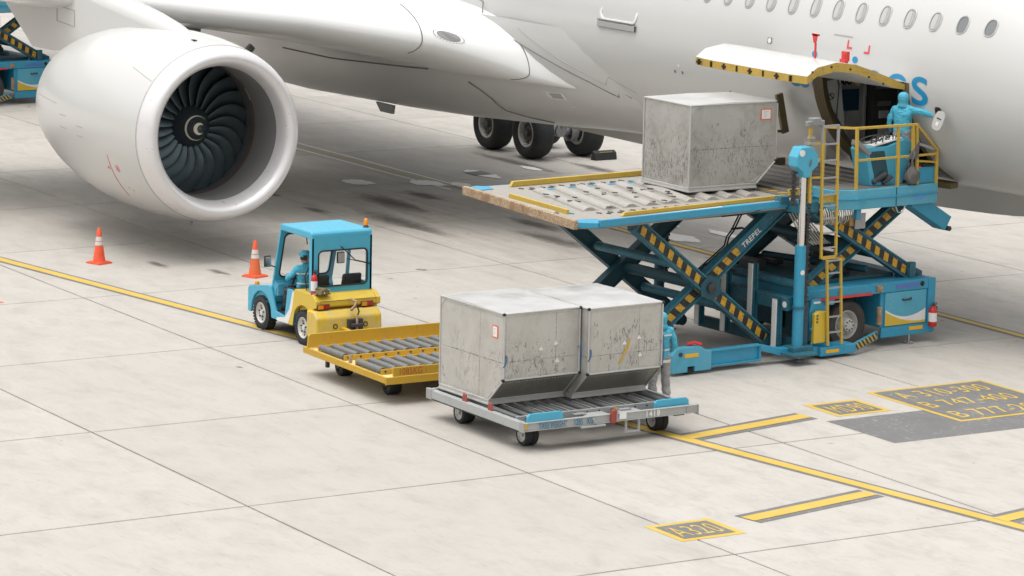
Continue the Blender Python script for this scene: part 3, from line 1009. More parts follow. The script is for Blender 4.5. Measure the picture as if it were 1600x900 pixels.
for t0, t1, a0, a1 in ((.50, 1.5, 52, 47), (2.9, 3.25, 92, 92), (2.9, 3.25, 98, 98), (4.6, 6.5, 82, 80), (3.9, 4.3, 88, 88), (3.9, 4.3, 96, 96), (1.2, 2.2, 150, 152)):
    ap(M().tube([esurf(t0 + (t1 - t0) * k / 6, R(a0 + (a1 - a0) * k / 6), -.003) for k in range(7)], .010, 4), 'cowl_seam', MAT['seam_soft'], nac)
ap(M().lathe([(0, .05), (.16, .03), (.17, .0)], esurf(1.75, R(181), -.02), (0, 0, -1), 10), 'drain_mast', MAT['seam_soft'], nac)
ap(M().cbox(tuple(esurf(1.0, R(8), .0)), (.16, .07, .03)), 'cooling_inlet', MAT['dark'], nac)

# pylon: a deep fairing from the top of the nacelle back under the wing
def pyl(X_, zt_, zb_, hw):
    rr = min(hw, .30)
    o_ = []
    for k in range(9):
        t = PI * k / 8
        o_.append(Vector((X_, EY - hw * math.cos(t), zt_ - rr + rr * math.sin(t))))
    return [Vector((X_, EY - hw, zb_))] + o_ + [Vector((X_, EY + hw, zb_))]
py = M().grid([pyl(*q) for q in ((-65.55, 4.72, 4.40, .05), (-65.9, 4.84, 4.40, .16), (-66.6, 5.0, 4.4, .26), (-67.6, 5.16, 4.3, .33), (-69.0, 5.32, 4.2, .38), (-70.8, 5.50, 4.0, .40),
                                  (-72.4, 5.55, 3.82, .40), (-73.7, 5.5, 3.80, .38), (-75.1, 5.4, 4.46, .30), (-76.5, 5.3, 5.0, .16), (-77.4, 5.2, 5.15, .05))])
ap(py, 'engine_pylon', MAT['white_skin'], smooth=45)
def pseam(pts, r=.008):
    return seam([(x, EY - .405, z) for x, z in pts], r, 'pylon_seam', 'seam_soft')
pseam([(-72.2, 4.9), (-72.2, 4.55), (-71.2, 4.5), (-71.2, 4.88), (-72.2, 4.9)])

# main landing gear -----------------------------------------------------------------
def wheel_parts(cx, cy, r, wd, side):
    """aircraft wheel; the hub faces -Y when side = -1"""
    hw = wd / 2
    tyre = M().lathe([(-hw * .62, r * .50), (-hw * .9, r * .60), (-hw, r * .78), (-hw * .86, r * .93), (-hw * .45, r * .995), (0, r), (hw * .45, r * .995), (hw * .86, r * .93), (hw, r * .78), (hw * .9, r * .60), (hw * .62, r * .50)], (cx, cy, r), (0, 1, 0), 40)
    t_ = ap(tyre, 'wheel', MAT['rubber'], smooth=50)
    s_ = side
    rim_ = M().lathe([(s_ * hw * .80, r * .565), (s_ * hw * .86, r * .53), (s_ * hw * .80, r * .48), (s_ * hw * .35, r * .45)], (cx, cy, r), (0, 1, 0), 32)
    ap(rim_, 'rim', MAT['rim_white'], t_, smooth=40)
    hub = M().lathe([(s_ * hw * .34, r * .46), (s_ * hw * .30, r * .30), (s_ * hw * .50, r * .27), (s_ * hw * .55, r * .16), (s_ * hw * .85, r * .14), (s_ * hw * .87, 0.001)], (cx, cy, r), (0, 1, 0), 24)
    ap(hub, 'hub', MAT['rim_dark'], t_, smooth=30)
    sp_ = M()
    for k in range(9):
        a = 2 * PI * k / 9
        sp_.cbox((cx + r * .37 * math.cos(a), cy + s_ * hw * .36, r + r * .37 * math.sin(a)), (.05, .06, .05))
    ap(sp_, 'hub_bolts', MAT['grey_gear'], t_)
    return t_
def gear(yc, side):
    for x_ in (-77.95, -75.87):
        for y_, s_ in ((yc - .78, -1), (yc + .82, -1)):
            wheel_parts(x_, y_, .71, .60, s_)
    b = M().tube([(-78.1, yc, .72), (-75.7, yc, .72)], .16, 12)
    for x_ in (-77.95, -75.87):
        b.tube([(x_, yc - .75, .69), (x_, yc + .75, .69)], .11, 12)
        for s_ in (-1, 1):
            b.lathe([(0, .27), (.22, .27), (.22, .15)], (x_, yc + s_ * .30, .69), (0, s_, 0), 16)
    ap(b, 'gear_bogie', MAT['grey_gear'], smooth=40)
    st = M().tube([(-76.9, yc, .7), (-76.9, yc - side * .05, 1.5), (-76.85, yc - side * .2, 3.8)], .24, 14)
    st.tube([(-76.9, yc, 1.3), (-77.0, yc - side * 2.0, 3.2)], .11, 8)
    st.tube([(-76.6, yc, 1.0), (-76.4, yc - .05, 2.2)], .07, 8)
    ap(st, 'gear_strut', MAT['grey_gear'], smooth=40)
    hs = M()
    for k in range(4):
        hs.tube([(-75.75, yc - .3 + .15 * k, .75), (-75.55, yc - .3 + .15 * k, 1.05), (-76.2, yc - .2 + .12 * k, 1.5)], .025, 6)
    ap(hs, 'brake_hoses', MAT['steel'])
gear(47.85, 1)
gear(37.15, -1)
# small fittings under the belly
bl = M().prism([(-74.0, 1.76), (-73.4, 1.76), (-73.35, 1.98), (-74.25, 1.98)], 'y', 41.3, 41.38)
ap(bl, 'belly_blade', MAT['seam_soft'])

# slat end, root seams and landing light on the wing, small skin fittings
def wsurf(y, t, upper=True, off=0.0):
    """point of the wing skin at span station y and chord fraction t"""
    for a, b in zip(WINGS, WINGS[1:]):
        if b[0] <= y <= a[0]:
            u = (a[0] - y) / (a[0] - b[0])
            q = [a[k] + (b[k] - a[k]) * u for k in range(1, 7)]
            break
    th_ = q[3] * (1.4845 * math.sqrt(t) - .63 * t - 1.758 * t * t + 1.4215 * t ** 3 - .518 * t ** 4) / .5
    z = (th_ * .5 * q[5] + .02 * math.sin(PI * t)) if upper else (-th_ * .42 + .012 * math.sin(PI * t))
    z += (off if upper else -off) / q[2]
    return Vector((q[0] - t * q[2] + (off if t < .02 else 0), y, q[1] + z * q[2] - t * q[2] * math.sin(q[4])))
def wseam(y0, y1, tu, tl, r, mat='seam', name='slat_seam'):
    pts = []
    n1 = 10
    for k in range(n1 + 1):
        t = tu * (1 - k / n1) ** 2
        pts.append(wsurf(y0 + (y1 - y0) * k / (2 * n1), t, True))
    for k in range(1, n1 + 1):
        t = tl * (k / n1) ** 2
        pts.append(wsurf(y0 + (y1 - y0) * (n1 + k) / (2 * n1), t, False))
    return seam(pts, r, name, mat, wg)
wseam(38.1, 38.0, .10, .045, .014)
wseam(39.44, 39.44, .045, .06, .013)
def nose_pt(y, s_, off):
    return wsurf(y, max(s_ * s_, 1e-5), s_ >= 0, off) + Vector((off, 0, 0))
lens = [nose_pt(38.50 + .17 * math.cos(2 * PI * k / 20), .088 + .036 * math.sin(2 * PI * k / 20), .008) for k in range(20)]
ap(M().add(lens, [tuple(range(20))]), 'landing_light', MAT['glass_lamp'], wg, fixn=False)
rv_ = M()
for k in range(28):
    a = 2 * PI * k / 28
    rv_.cbox(tuple(nose_pt(38.50 + .22 * math.cos(a), .088 + .048 * math.sin(a), .006)), (.016, .016, .016))
ap(rv_, 'light_rivets', MAT['seam_soft'], wg).__setitem__('kind', 'stuff')
mark_on_skin([[(-.07, -.06), (.07, -.06), (.07, .06), (-.07, .06)]], -54.94, 5.49, 'static_port_plate', 'seam', .004)
mark_on_skin([[(.055 * math.cos(a * PI / 6), .055 * math.sin(a * PI / 6)) for a in range(12)]], -54.94, 5.49, 'static_port', 'paper_white', .007)
for a, b in ((-58.03, 4.66), (-58.2, 4.52), (-57.93, 4.52)):
    mark_on_skin([[(-.03, -.03), (.03, -.03), (.03, .03), (-.03, .03)]], a, b, 'skin_fitting', 'seam' if b < 4.6 else 'paper_white', .004)
def bpatch(X_, a_, dx, da, mat, name):
    m_ = M().add([bsurf(X_ + p * dx, R(a_ + q * da), .005) for p, q in ((-1, -1), (1, -.8), (1, 1), (-1, .8))], [(0, 1, 2, 3)])
    return ap(m_, name, MAT[mat], fixn=False)
bpatch(-63.45, -34.5, .36, 3.2, 'slat_metal', 'belly_panel')
bpatch(-63.45, -34.5, .24, 2.2, 'seam_soft', 'belly_grille')
bpatch(-63.1, -42, .18, .8, 'slat_metal', 'belly_light')

# ---------------------------------------------------------------- materials of the vehicles
BLUE = (.026, .30, .48)
TEAL = (.018, .145, .205)
MAT['blue'] = paint('loader_blue', BLUE, .40, .16, (.26, .25, .23), .45, (.05, .055, .055), 2.0)
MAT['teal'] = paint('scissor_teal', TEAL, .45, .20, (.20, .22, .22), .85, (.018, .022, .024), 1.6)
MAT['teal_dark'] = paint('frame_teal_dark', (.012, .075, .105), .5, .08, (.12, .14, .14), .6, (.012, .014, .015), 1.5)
MAT['cyan'] = paint('tractor_cyan', (.060, .37, .53), .36, .05, (.36, .40, .42), .22, (.07, .11, .12), 1.6, fade=.08)
MAT['cyan_worn'] = paint('cyan_worn', (.075, .36, .50), .45, .18, (.38, .37, .35), .25, (.10, .10, .10), 2.5)
MAT['yellow'] = paint('safety_yellow', (.55, .37, .045), .45, .20, (.20, .17, .13), .45, (.14, .10, .05), 2.5)
MAT['yellow_bright'] = paint('tractor_yellow', (.62, .43, .035), .40, .08, (.40, .36, .28), .35, (.25, .17, .05), 1.6)
MAT['yellow_scraped'] = paint('scraped_yellow', (.64, .44, .035), .45, .30, (.42, .38, .32), .4, (.10, .075, .05), 3.2)
MAT['dolly_yellow'] = paint('trailer_ochre', (.52, .31, .018), .5, .12, (.16, .11, .06), .45, (.20, .12, .03), 1.8)
MAT['dolly_top'] = paint('trailer_pale_ochre', (.68, .54, .25), .55, .06, (.3, .25, .18), .3, (.3, .22, .10), 2.0)
MAT['white'] = paint('white_paint', (.72, .71, .69), .45, .06, (.35, .33, .3), .2, (.25, .23, .2), 3.0)
MAT['rust'] = paint('rusty_bumper', (.27, .165, .09), .7, .40, (.42, .33, .22), .4, (.08, .05, .03), 3.0)
MAT['deck'] = paint('worn_deck_beige', (.315, .295, .262), .55, .20, (.20, .185, .165), .5, (.16, .14, .12), 1.6, streak=False)
MAT['deck_shade'] = paint('worn_deck_shade', (.23, .215, .19), .5, .15, (.3, .28, .25), .4, (.12, .11, .10), 1.6, streak=False)  # worn deck tone darkened to stand for the shade beside the rollers
MAT['deck_dark'] = paint('worn_deck_steel', (.17, .155, .14), .5, .15, (.28, .26, .24), .45, (.07, .06, .055), 1.6, streak=False)
MAT['roller_beige'] = paint('roller_beige', (.335, .315, .285), .45, .18, (.55, .53, .5), .3, (.2, .18, .16), 2.4)
MAT['roller_grey'] = paint('roller_grey', (.175, .18, .185), .40, .05, (.3, .3, .3), .3, (.08, .08, .08), 3, metal=.35)
MAT['galv'] = paint('galvanised_steel', (.40, .415, .41), .45, .12, (.24, .22, .20), .35, (.20, .18, .15), 2.4, metal=.25)
MAT['iron'] = paint('dark_iron', (.035, .036, .038), .5, .1, (.12, .11, .1), .3, (.06, .04, .03), 4)
MAT['hose'] = plain('hydraulic_hose_pale', (.55, .53, .48), .5)
MAT['cable'] = plain('black_cable', (.015, .015, .016), .6)
MAT['brass'] = plain('brass_manifold', (.35, .22, .09), .4, .6)
MAT['print_yellow'] = plain('reflector_yellow', (.78, .42, .01), .45)
MAT['paper'] = plain('white_label', (.72, .71, .69), .6)
MAT['ext_red'] = plain('extinguisher_red', (.50, .018, .015), .28)
MAT['grey_cloth'] = paint('grey_canvas', (.13, .125, .12), .85, 0, dirt=.4, sc=5)
MAT['lens_orange'] = plain('orange_lens', (.75, .26, .01), .25)
MAT['lens_red'] = plain('red_lens', (.35, .02, .012), .25)
def glass():
    k = N('window_glass')
    tr = k.n('BsdfTransparent', inp={'Color': (.93, .95, .95, 1)})
    gl = k.n('BsdfGlossy', inp={'Roughness': .04})
    fr_ = k.n('Fresnel', inp={'IOR': 1.35})
    mx = k.n('MixShader', inp={0: fr_.outputs[0], 1: tr.outputs[0], 2: gl.outputs[0]})
    k.t.links.new(mx.outputs[0], k.t.nodes['Material Output'].inputs['Surface'])
    return k.m
MAT['glass'] = glass()
def stripes(name, c1, c2, period, slant=.6, wear=True):
    """diagonal hazard tape: stripes along the part's own X"""
    k = N(name)
    co = k.n('TexCoord').outputs['Object']
    s_ = k.n('SeparateXYZ', inp={0: co})
    v = k.math('ADD', s_.outputs['X'], k.math('MULTIPLY', s_.outputs['Z'], slant))
    f = k.math('FRACT', k.math('DIVIDE', k.math('ADD', v, 50.0), period))
    m_ = k.ramp(f, .495, .505)
    nn = k.noise(co, 18, 6, .7)
    c = k.mix(m_, c1, c2)
    c = k.mix(k.math('MULTIPLY', k.ramp(nn, .50, .66), .75), c, (.05, .055, .05))
    k.set('Base Color', c)
    k.set('Roughness', .5)
    return k.m
MAT['hazard'] = stripes('hazard_tape_orange', (.60, .33, .018), (.014, .016, .016), .27, .35)
MAT['hazard_low'] = stripes('hazard_tape_outrigger', (.55, .36, .06), (.02, .03, .03), .13, .8)

# ---------------------------------------------------------------- cargo loader
TH = R(4.0)
LO = Vector((-49.9, 37.0, 0))
def lw(x, y, z):
    """loader coordinates to the world"""
    return LO + Vector((math.cos(TH) * x - math.sin(TH) * y, math.sin(TH) * x + math.cos(TH) * y, z))
loader = thing('cargo_loader', 'blue scissor-lift cargo loader raised at the open cargo door', 'cargo loader', LO, TH, 'cargo loaders')
def lp(m_, name, mats, parent=None, smooth=None, bevel=0.0, label=None, kind=None):
    return m_.build(name, MAT[mats] if isinstance(mats, str) else mats, parent or loader, smooth=smooth, bevel=bevel, label=label, kind=kind)

# main deck
dk = M().prism([(-.21, -5.13), (.0, -4.86), (-.36, .05), (-.36, .34), (-4.60, .40), (-4.74, -4.25), (-4.66, -4.50)], 'z', 2.88, 2.985)
deck = lp(dk, 'main_deck', 'deck', bevel=.01)
lp(M().bar((.02, -4.84, 2.985), (-.335, .04, 2.985), .07, .13), 'deck_rail', 'blue', deck, bevel=.01)
lp(M().bar((-4.77, -4.2, 2.93), (-4.64, .38, 2.93), .05, .10), 'deck_rail', 'blue', deck, bevel=.01)
lp(M().bar((-.16, -4.30, 2.992), (-.42, -1.6, 2.992), .20, .02), 'walkway_plate', 'white', deck)
lp(M().bar((-.44, -1.56, 2.994), (-.50, -.95, 2.994), .20, .02), 'walkway_plate', 'cyan_worn', deck)
lp(M().bar((-4.66, -4.56, 2.955), (-.20, -5.20, 2.955), .09, .17), 'end_bumper', 'rust', deck, bevel=.012)
cp = M().prism([(-.20, -5.16), (.03, -4.88), (-.02, -4.62), (-.42, -4.60), (-.50, -5.02)], 'z', 2.90, 3.005)
lp(cp, 'corner_cap', 'blue', deck, bevel=.012)
lp(M().cbox((-.10, -5.02, 2.955), (.14, .012, .07), Matrix.Translation((-.10, -5.02, 2.955)) @ Matrix.Rotation(R(50), 4, 'Z') @ Matrix.Translation((.10, 5.02, -2.955))), 'reflector', 'print_yellow', deck)
lp(M().prism([(-4.66, -4.54), (-4.78, -4.22), (-4.62, -4.02), (-4.32, -4.12), (-4.28, -4.46)], 'z', 2.90, 3.005), 'corner_cap', 'blue', deck, bevel=.012)
g1 = M().prism([(-3.98, 2.99), (-3.92, 3.06), (.14, 3.06), (.14, 2.99)], 'x', -.03, .03)
gr_ = lp(g1, 'guide_rail', 'yellow', deck, bevel=.006)
gr_.rotation_euler = (0, 0, R(4.7))
gr_.location = (-.81, 0, 0)
g2 = M().prism([(-3.65, 2.99), (-3.58, 3.09), (.2, 3.09), (.2, 2.99)], 'x', -.04, .04)
gr_ = lp(g2, 'guide_rail', 'yellow', deck, bevel=.006)
gr_.rotation_euler = (0, 0, R(1.5))
gr_.location = (-4.55, 0, 0)
# rollers of the deck
r0 = M().tube([(-1.24, -.335, 0), (1.24, .335, 0)], .15, 20)
ro = tr_ = None
for i in range(10):
    y_ = -3.72 + i * .48
    if y_ > .3: break
    tm = M().prism([(-1.27, .345 - .19), (-1.27, .345 + .19), (1.27, -.345 + .19), (1.27, -.345 - .19)], 'z', -.002, .002)  # flat strip on the deck: shade lines along each roller, drawn in colour
    if tr_ is None:
        tr_ = lp(tm, 'roller_shade_strip', 'deck_shade', deck); tr_.location = (-2.56, y_, 2.988)
    else:
        share(tr_, deck, (-2.56, y_, 2.988))
for i in range(10):
    y_ = -3.72 + i * .48
    if y_ > .3: break
    if ro is None:
        ro = lp(r0, 'deck_roller', 'roller_beige', deck, smooth=40)
        ro.location = (-2.56, y_ + .0, 2.895)
        ro.scale = (1, -1, 1)
    else:
        c = ro.copy(); COL.objects.link(c); c.parent = deck; c.location = (-2.56, y_, 2.895)
lp(M().tube([(-3.58, -4.66, 2.975), (-1.24, -4.88, 2.975)], .065, 12), 'end_roller', 'roller_beige', deck, smooth=40)
lp(M().bar((-3.3, -4.46, 3.02), (-1.15, -4.68, 3.02), .05, .10), 'end_stop', 'yellow', deck, bevel=.006)
lp(M().bar((-3.4, -4.40, 2.992), (-1.1, -4.60, 2.992), .04, .02), 'stop_slot', 'blue', deck)
# blue gaps at the far end of the rollers, dark ball inserts and slots
sl = None
for i in range(8):
    y_ = -3.10 + i * .48
    b_ = M().cbox((0, 0, 0), (.10, .34, .02))
    if sl is None:
        sl = lp(b_, 'roller_gap', 'blue', deck)
        sl.location = (-3.85, y_, 2.985)
    else:
        share(sl, deck, (-3.85, y_, 2.985))
rr = random.Random(3)
bi = None
for i in range(46):
    if i < 22:
        p = (-4.12 + .14 * (i % 2) + rr.uniform(-.04, .04), -3.6 + i * .12, 2.990)
    else:
        p = (-1.9 + rr.uniform(-1.5, .7), -3.9 + rr.uniform(0, 2.4), 3.040)
    if bi is None:
        bi = lp(M().cbox((0, 0, 0), (.13, .035, .012)).cbox((0, 0, 0), (.05, .085, .011)), 'drive_wheel_slot', 'iron', deck)
        bi.location = p
    else:
        share(bi, deck, p, (0, 0, rr.uniform(-.3, .3)))
for i in range(18):
    share(bi, deck, (-.98 + .12 * (i % 2), -4.1 + i * .13, 2.990), (0, 0, rr.uniform(-.3, .3)))
# guide flap standing up beyond the raised container
lp(M().bar((-4.35, 2.90, 4.46), (-4.35, 3.10, 3.66), .07, .16, up=(0, 1, 0)).bar((-4.35, 2.88, 4.42), (-4.35, 2.78, 3.70), .04, .05, up=(0, 1, 0)).bar((-4.35, 2.78, 3.70), (-4.35, 3.10, 3.70), .05, .05).bar((-4.35, 2.78, 3.7), (-4.35, 2.8, 3.0), .05, .05), 'guide_flap', 'frame_brown')

# bridge deck between the main deck and the doorway
bd = lp(M().prism([(-4.5, .44), (-1.0, .40), (-1.0, 3.75), (-1.35, 4.02), (-4.2, 4.10), (-4.5, 3.8)], 'z', 2.84, 2.99), 'bridge_deck', 'deck_dark', bevel=.01)
br = None
for i in range(8):
    m_ = M().tube([(-1.45, -.05, 0), (1.45, .05, 0)], .055, 10)
    if br is None:
        br = lp(m_, 'bridge_roller', 'deck_dark', bd, smooth=40); br.location = (-2.85, .75, 2.985)
    else:
        share(br, bd, (-2.85, .75 + .42 * i, 2.985))
lp(M().box((-1.04, .42, 2.99), (-.98, 2.4, 3.12)), 'bridge_guide', 'yellow', bd, bevel=.005)
lp(M().box((-4.5, .5, 2.99), (-4.42, 3.2, 3.14)), 'bridge_guide', 'frame_brown', bd, bevel=.005)
lp(M().bar((-1.5, 4.02, 3.02), (-.62, 4.34, 2.98), .30, .12), 'bridge_lip', 'frame_brown', bd, bevel=.01)
for i in range(3):
    lp(M().bar((-1.95 + i * .28, .48, 3.0), (-1.85 + i * .28, .62, 3.0), .10, .014), 'hazard_dash', 'yellow', bd)

# scissor arms -------------------------------------------------------------------------
def arm(p, q, x_, depth, thick, mat, name='scissor_arm', tape=None, lift=.0):
    """p, q: (y, z) of the ends; a box beam with flanges; tape: hazard strip on the near face"""
    p3, q3 = Vector((x_, *p)), Vector((x_, *q))
    d = q3 - p3
    L_ = d.length
    m_ = M().box((0, -thick / 2, -depth / 2), (L_, thick / 2, depth / 2))
    o = lp(m_, name, mat, bevel=.012)
    ex_ = d.normalized()
    ey_ = Vector((-1, 0, 0))
    ez_ = ex_.cross(ey_)
    if ez_.z < 0:
        ey_ = -ey_
        ez_ = -ez_
    o.matrix_local = Matrix(((ex_.x, ey_.x, ez_.x, p3.x), (ex_.y, ey_.y, ez_.y, p3.y), (ex_.z, ey_.z, ez_.z, p3.z), (0, 0, 0, 1)))
    near = 1 if ey_.x > 0 else -1
    for s_ in (-1, 1):
        lp(M().box((.04, -thick * .5 - .035, s_ * depth / 2 - .018), (L_ - .04, thick * .5 + .035, s_ * depth / 2 + .018)), 'flange', mat, o, bevel=.004)
    if tape:
        t0, t1 = tape
        y0 = near * (thick / 2 + .003)
        lp(M().box((t0 * L_, min(y0, y0 + near * .006), -depth * .30), (t1 * L_, max(y0, y0 + near * .006), depth * .30)), 'hazard_strip', 'hazard', o)
    for e in (.0, L_):
        lp(M().lathe([(-thick * .75, .001), (-thick * .75, depth * .42), (thick * .75, depth * .42), (thick * .75, .001)], (e, 0, 0), (0, 1, 0), 16), 'pivot_eye', 'teal_dark', o, smooth=40)
    return o
NX, FX = -.72, -3.35
arm((-3.58, 2.82), (-.20, .26), NX + .06, .25, .10, 'teal', tape=(.04, .95))
bArm = arm((-3.42, .30), (.10, 2.86), NX - .12, .27, .12, 'teal', tape=(.08, .70))
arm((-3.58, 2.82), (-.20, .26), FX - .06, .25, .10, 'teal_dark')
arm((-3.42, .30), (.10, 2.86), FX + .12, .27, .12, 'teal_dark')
arm((.72, 2.80), (3.34, 1.28), NX + .06, .25, .10, 'teal', tape=(.05, .95))
arm((.45, .98), (3.05, 2.66), NX - .12, .25, .12, 'teal', tape=(.02, .95))
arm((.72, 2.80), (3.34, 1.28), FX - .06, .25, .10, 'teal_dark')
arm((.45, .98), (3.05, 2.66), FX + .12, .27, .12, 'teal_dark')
vv_, ff_ = text_geo('TREPEL', .15, 1.0, .003, 1.1)
tx = M().add([(p[0], 0, p[1]) for p in vv_], ff_)
t_ = tx.build('lettering', MAT['paper'], bArm, fixn=False)
t_.matrix_local = Matrix.Translation((3.15, .064 if False else 0, -.06))
bl_ = bArm.matrix_local
nearsign = 1 if (bl_.to_3x3() @ Vector((0, 1, 0))).x > 0 else -1
t_.location = (3.16, nearsign * .068, -.06)
def cross_tube(y_, z_, r=.085, mat='teal', x0=NX - .1, x1=FX + .1, name='cross_tube'):
    return lp(M().tube([(x0, y_, z_), (x1, y_, z_)], r, 14), name, mat, smooth=40)
cross_tube(-2.42, 1.93)
cross_tube(-1.25, 1.03)
cross_tube(-1.75, 1.47, .11, 'teal_dark')
cross_tube(-2.65, .86, .08, 'teal_dark')
cross_tube(1.85, 1.96, .12, 'teal_dark')
cross_tube(2.55, 1.72, .08, 'teal_dark')
cross_tube(1.1, 2.5, .08, 'teal_dark')
# knuckle plate at the near scissor's centre
lp(M().prism([(-2.0, 1.55), (-1.80, 1.72), (-1.55, 1.62), (-1.50, 1.35), (-1.72, 1.22), (-1.98, 1.32)], 'x', NX + .12, NX + .16), 'pivot_plate', 'teal_dark', bevel=.01)
lp(M().lathe([(0, .10), (.05, .10), (.06, .06), (.08, 0.001)], (NX + .16, -1.76, 1.47), (1, 0, 0), 16), 'pivot_pin', 'iron', smooth=40)
# lift cylinders
lp(M().tube([(-1.9, .6, 1.1), (-1.9, 2.6, 1.35)], .11, 14), 'lift_cylinder', 'teal_dark', smooth=40)
# sub-frame under the decks
for x_ in (NX, FX):
    lp(M().box((x_ - .08, -4.3, 2.78), (x_ + .08, .3, 2.876)), 'deck_beam', 'teal', bevel=.008)
    lp(M().box((x_ - .08, .5, 2.70), (x_ + .08, 3.5, 2.836)), 'bridge_beam', 'teal_dark', bevel=.008)
# festoon cables from the deck to the scissor knuckle
for d_ in (0, .07):
    pts = [(-1.5 + d_, -.22, 2.86), (-1.5 + d_, -.42, 2.55), (-1.5 + d_, -.55, 2.33), (-1.5 + d_, -.66, 2.22), (-1.5 + d_, -.71, 2.05), (-1.5 + d_, -1.0, 1.86), (-1.5 + d_, -1.25, 1.70), (-1.5 + d_, -1.55, 1.50)]
    lp(M().tube(pts, .016, 6), 'festoon_cable', 'cable', smooth=60)
lp(M().tube([(-1.5, -.55, 2.36), (-1.3, -.45, 2.40), (-1.0, -.38, 2.32), (-.85, -.33, 2.26)], .022, 6), 'cable_clip', 'cable', smooth=60)
lp(M().tube([(-1.5, -1.22, 1.72), (-1.3, -1.1, 1.76), (-1.0, -1.0, 1.70), (-.85, -.93, 1.66)], .022, 6), 'cable_clip', 'cable', smooth=60)
lp(M().tube([(-.24, -1.86, 2.93), (-.26, -1.8, 2.86), (-.28, -1.3, 2.86), (-.30, -.9, 2.9), (-.3, -.8, 2.93)], .014, 6), 'rail_cable', 'cable', smooth=60)

# masts with lift chains -------------------------------------------------------------------
def mast(x_, y_, far_=False):
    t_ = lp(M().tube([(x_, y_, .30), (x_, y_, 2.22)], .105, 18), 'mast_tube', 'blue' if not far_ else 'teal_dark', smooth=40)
    lp(M().tube([(x_, y_, 2.2), (x_, y_, 3.62)], .068, 16), 'mast_piston', 'chrome', t_, smooth=40)
    lp(M().lathe([(0, .125), (.05, .125)], (x_, y_, 1.02), (0, 0, 1), 18, caps=True), 'mast_collar', 'teal', t_, smooth=40)
    lp(M().cbox((x_, y_ + .02, .26), (.34, .5, .10)), 'mast_foot', 'teal', t_, bevel=.01)
    if not far_:
        hd = [(y_ - .27, 3.92), (y_ - .17, 4.10), (y_ + .09, 4.10), (y_ + .25, 3.92), (y_ + .25, 3.74), (y_ + .09, 3.62), (y_ + .08, 3.52), (y_ - .08, 3.52), (y_ - .1, 3.62), (y_ - .27, 3.74)]
        h = lp(M().prism(hd, 'x', x_ - .13, x_ + .13), 'mast_head', 'cyan', t_, bevel=.018)
        lp(M().lathe([(0, .065), (.006, .065), (.008, .0)], (x_ + .131, y_ - .15, 3.99), (1, 0, 0), 16), 'head_sticker', 'paper', h)
        lp(M().tube([(x_ + .14, y_ + .03, 3.76), (x_ + .15, y_ + .03, 3.8), (x_ + .15, y_ + .05, 3.86), (x_ + .14, y_ + .07, 3.86), (x_ + .14, y_ + .06, 3.76), (x_ + .14, y_ + .03, 3.74)], .008, 5), 'head_hook', 'seam', h)
        lp(M().lathe([(0, .05), (.006, .05), (.008, .0)], (x_ + .104, y_ - .02, 1.72), (1, .0, 0), 14), 'mast_sticker', 'paper', t_)
    def chain(yc, z0, z1):
        m_ = M().cbox((x_ - .03, yc, (z0 + z1) / 2), (.05, .04, z1 - z0))
        nlk = int((z1 - z0) / .055)
        for k in range(nlk):
            m_.cbox((x_ - .03, yc, z0 + .02 + k * .055), (.085 if k % 2 else .06, .11 if k % 2 else .075, .038))
        return lp(m_, 'lift_chain', 'iron', t_, kind='stuff')
    if far_:
        chain(y_ + .18, .9, 2.86)
    else:
        chain(y_ - .20, 2.98, 3.64)
        chain(y_ + .17, .70, 3.64)
        lp(M().cbox((x_ - .06, y_ + .17, .66), (.14, .16, .9)), 'chain_guard', 'teal_dark', t_, bevel=.01)
    return t_
mast(.0, -.09)
mast(-4.0, -.30, True)
lp(M().cbox((-.18, .06, 2.93), (.36, .5, .20)), 'mast_bracket', 'teal', bevel=.012)
# deck end of the mast: brown and blue fittings
lp(M().cbox((-.34, -.30, 3.06), (.18, .22, .14)), 'guide_shoe', 'teal', bevel=.01)

# chassis ------------------------------------------------------------------------------------
fb = lp(M().prism([(-3.06, .06), (-3.10, .40), (-2.98, .52), (-2.45, .54), (-2.28, .44), (-2.16, .42), (-2.16, .06), (-2.55, .06), (-2.55, .16), (-2.72, .16), (-2.72, .06)], 'x', -.14, .02), 'front_frame', 'cyan_worn', bevel=.012)
lp(M().box((.021, -2.80, .335), (.027, -2.48, .405)), 'reflector', 'print_yellow', fb)
lp(M().lathe([(0, .04), (.02, .04)], (.02, -2.9, .41), (1, 0, 0), 12, caps=True), 'frame_bolt', 'iron', fb)
lp(M().tube([(-.10, -2.66, .56), (-.02, -2.55, .60), (-.0, -2.42, .56), (-.06, -2.40, .50), (-.12, -2.6, .52)], .035, 8), 'tow_shackle', 'red', fb, smooth=40)
lp(M().lathe([(-.09, .06), (-.09, .165), (-.07, .18), (.07, .18), (.09, .165), (.09, .06)], (-.12, -2.63, .18), (1, 0, 0), 24), 'front_wheel', 'rubber', smooth=40)
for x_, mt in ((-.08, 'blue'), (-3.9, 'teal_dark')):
    bm2 = M().box((x_ - .06, -2.16, .10), (x_ + .08, -.98, .135)).box((x_ - .06, -2.16, .385), (x_ + .08, -.98, .42)).box((x_ - .01, -2.16, .135), (x_ + .03, -.98, .385)).box((x_ - .06, -1.0, .10), (x_ + .08, -.96, .42))
    lp(bm2, 'side_beam', mt, bevel=.006)
lp(M().box((-3.95, -3.0, .12), (-3.78, -2.1, .5)), 'front_frame', 'teal_dark', bevel=.012)
lp(M().box((-3.8, -3.0, .16), (-.16, -2.9, .40)), 'front_beam', 'teal_dark', bevel=.01)
lp(M().box((-.30, -2.9, .30), (-.15, -1.0, .312)), 'step_plate', 'hazard_low', bevel=.0)
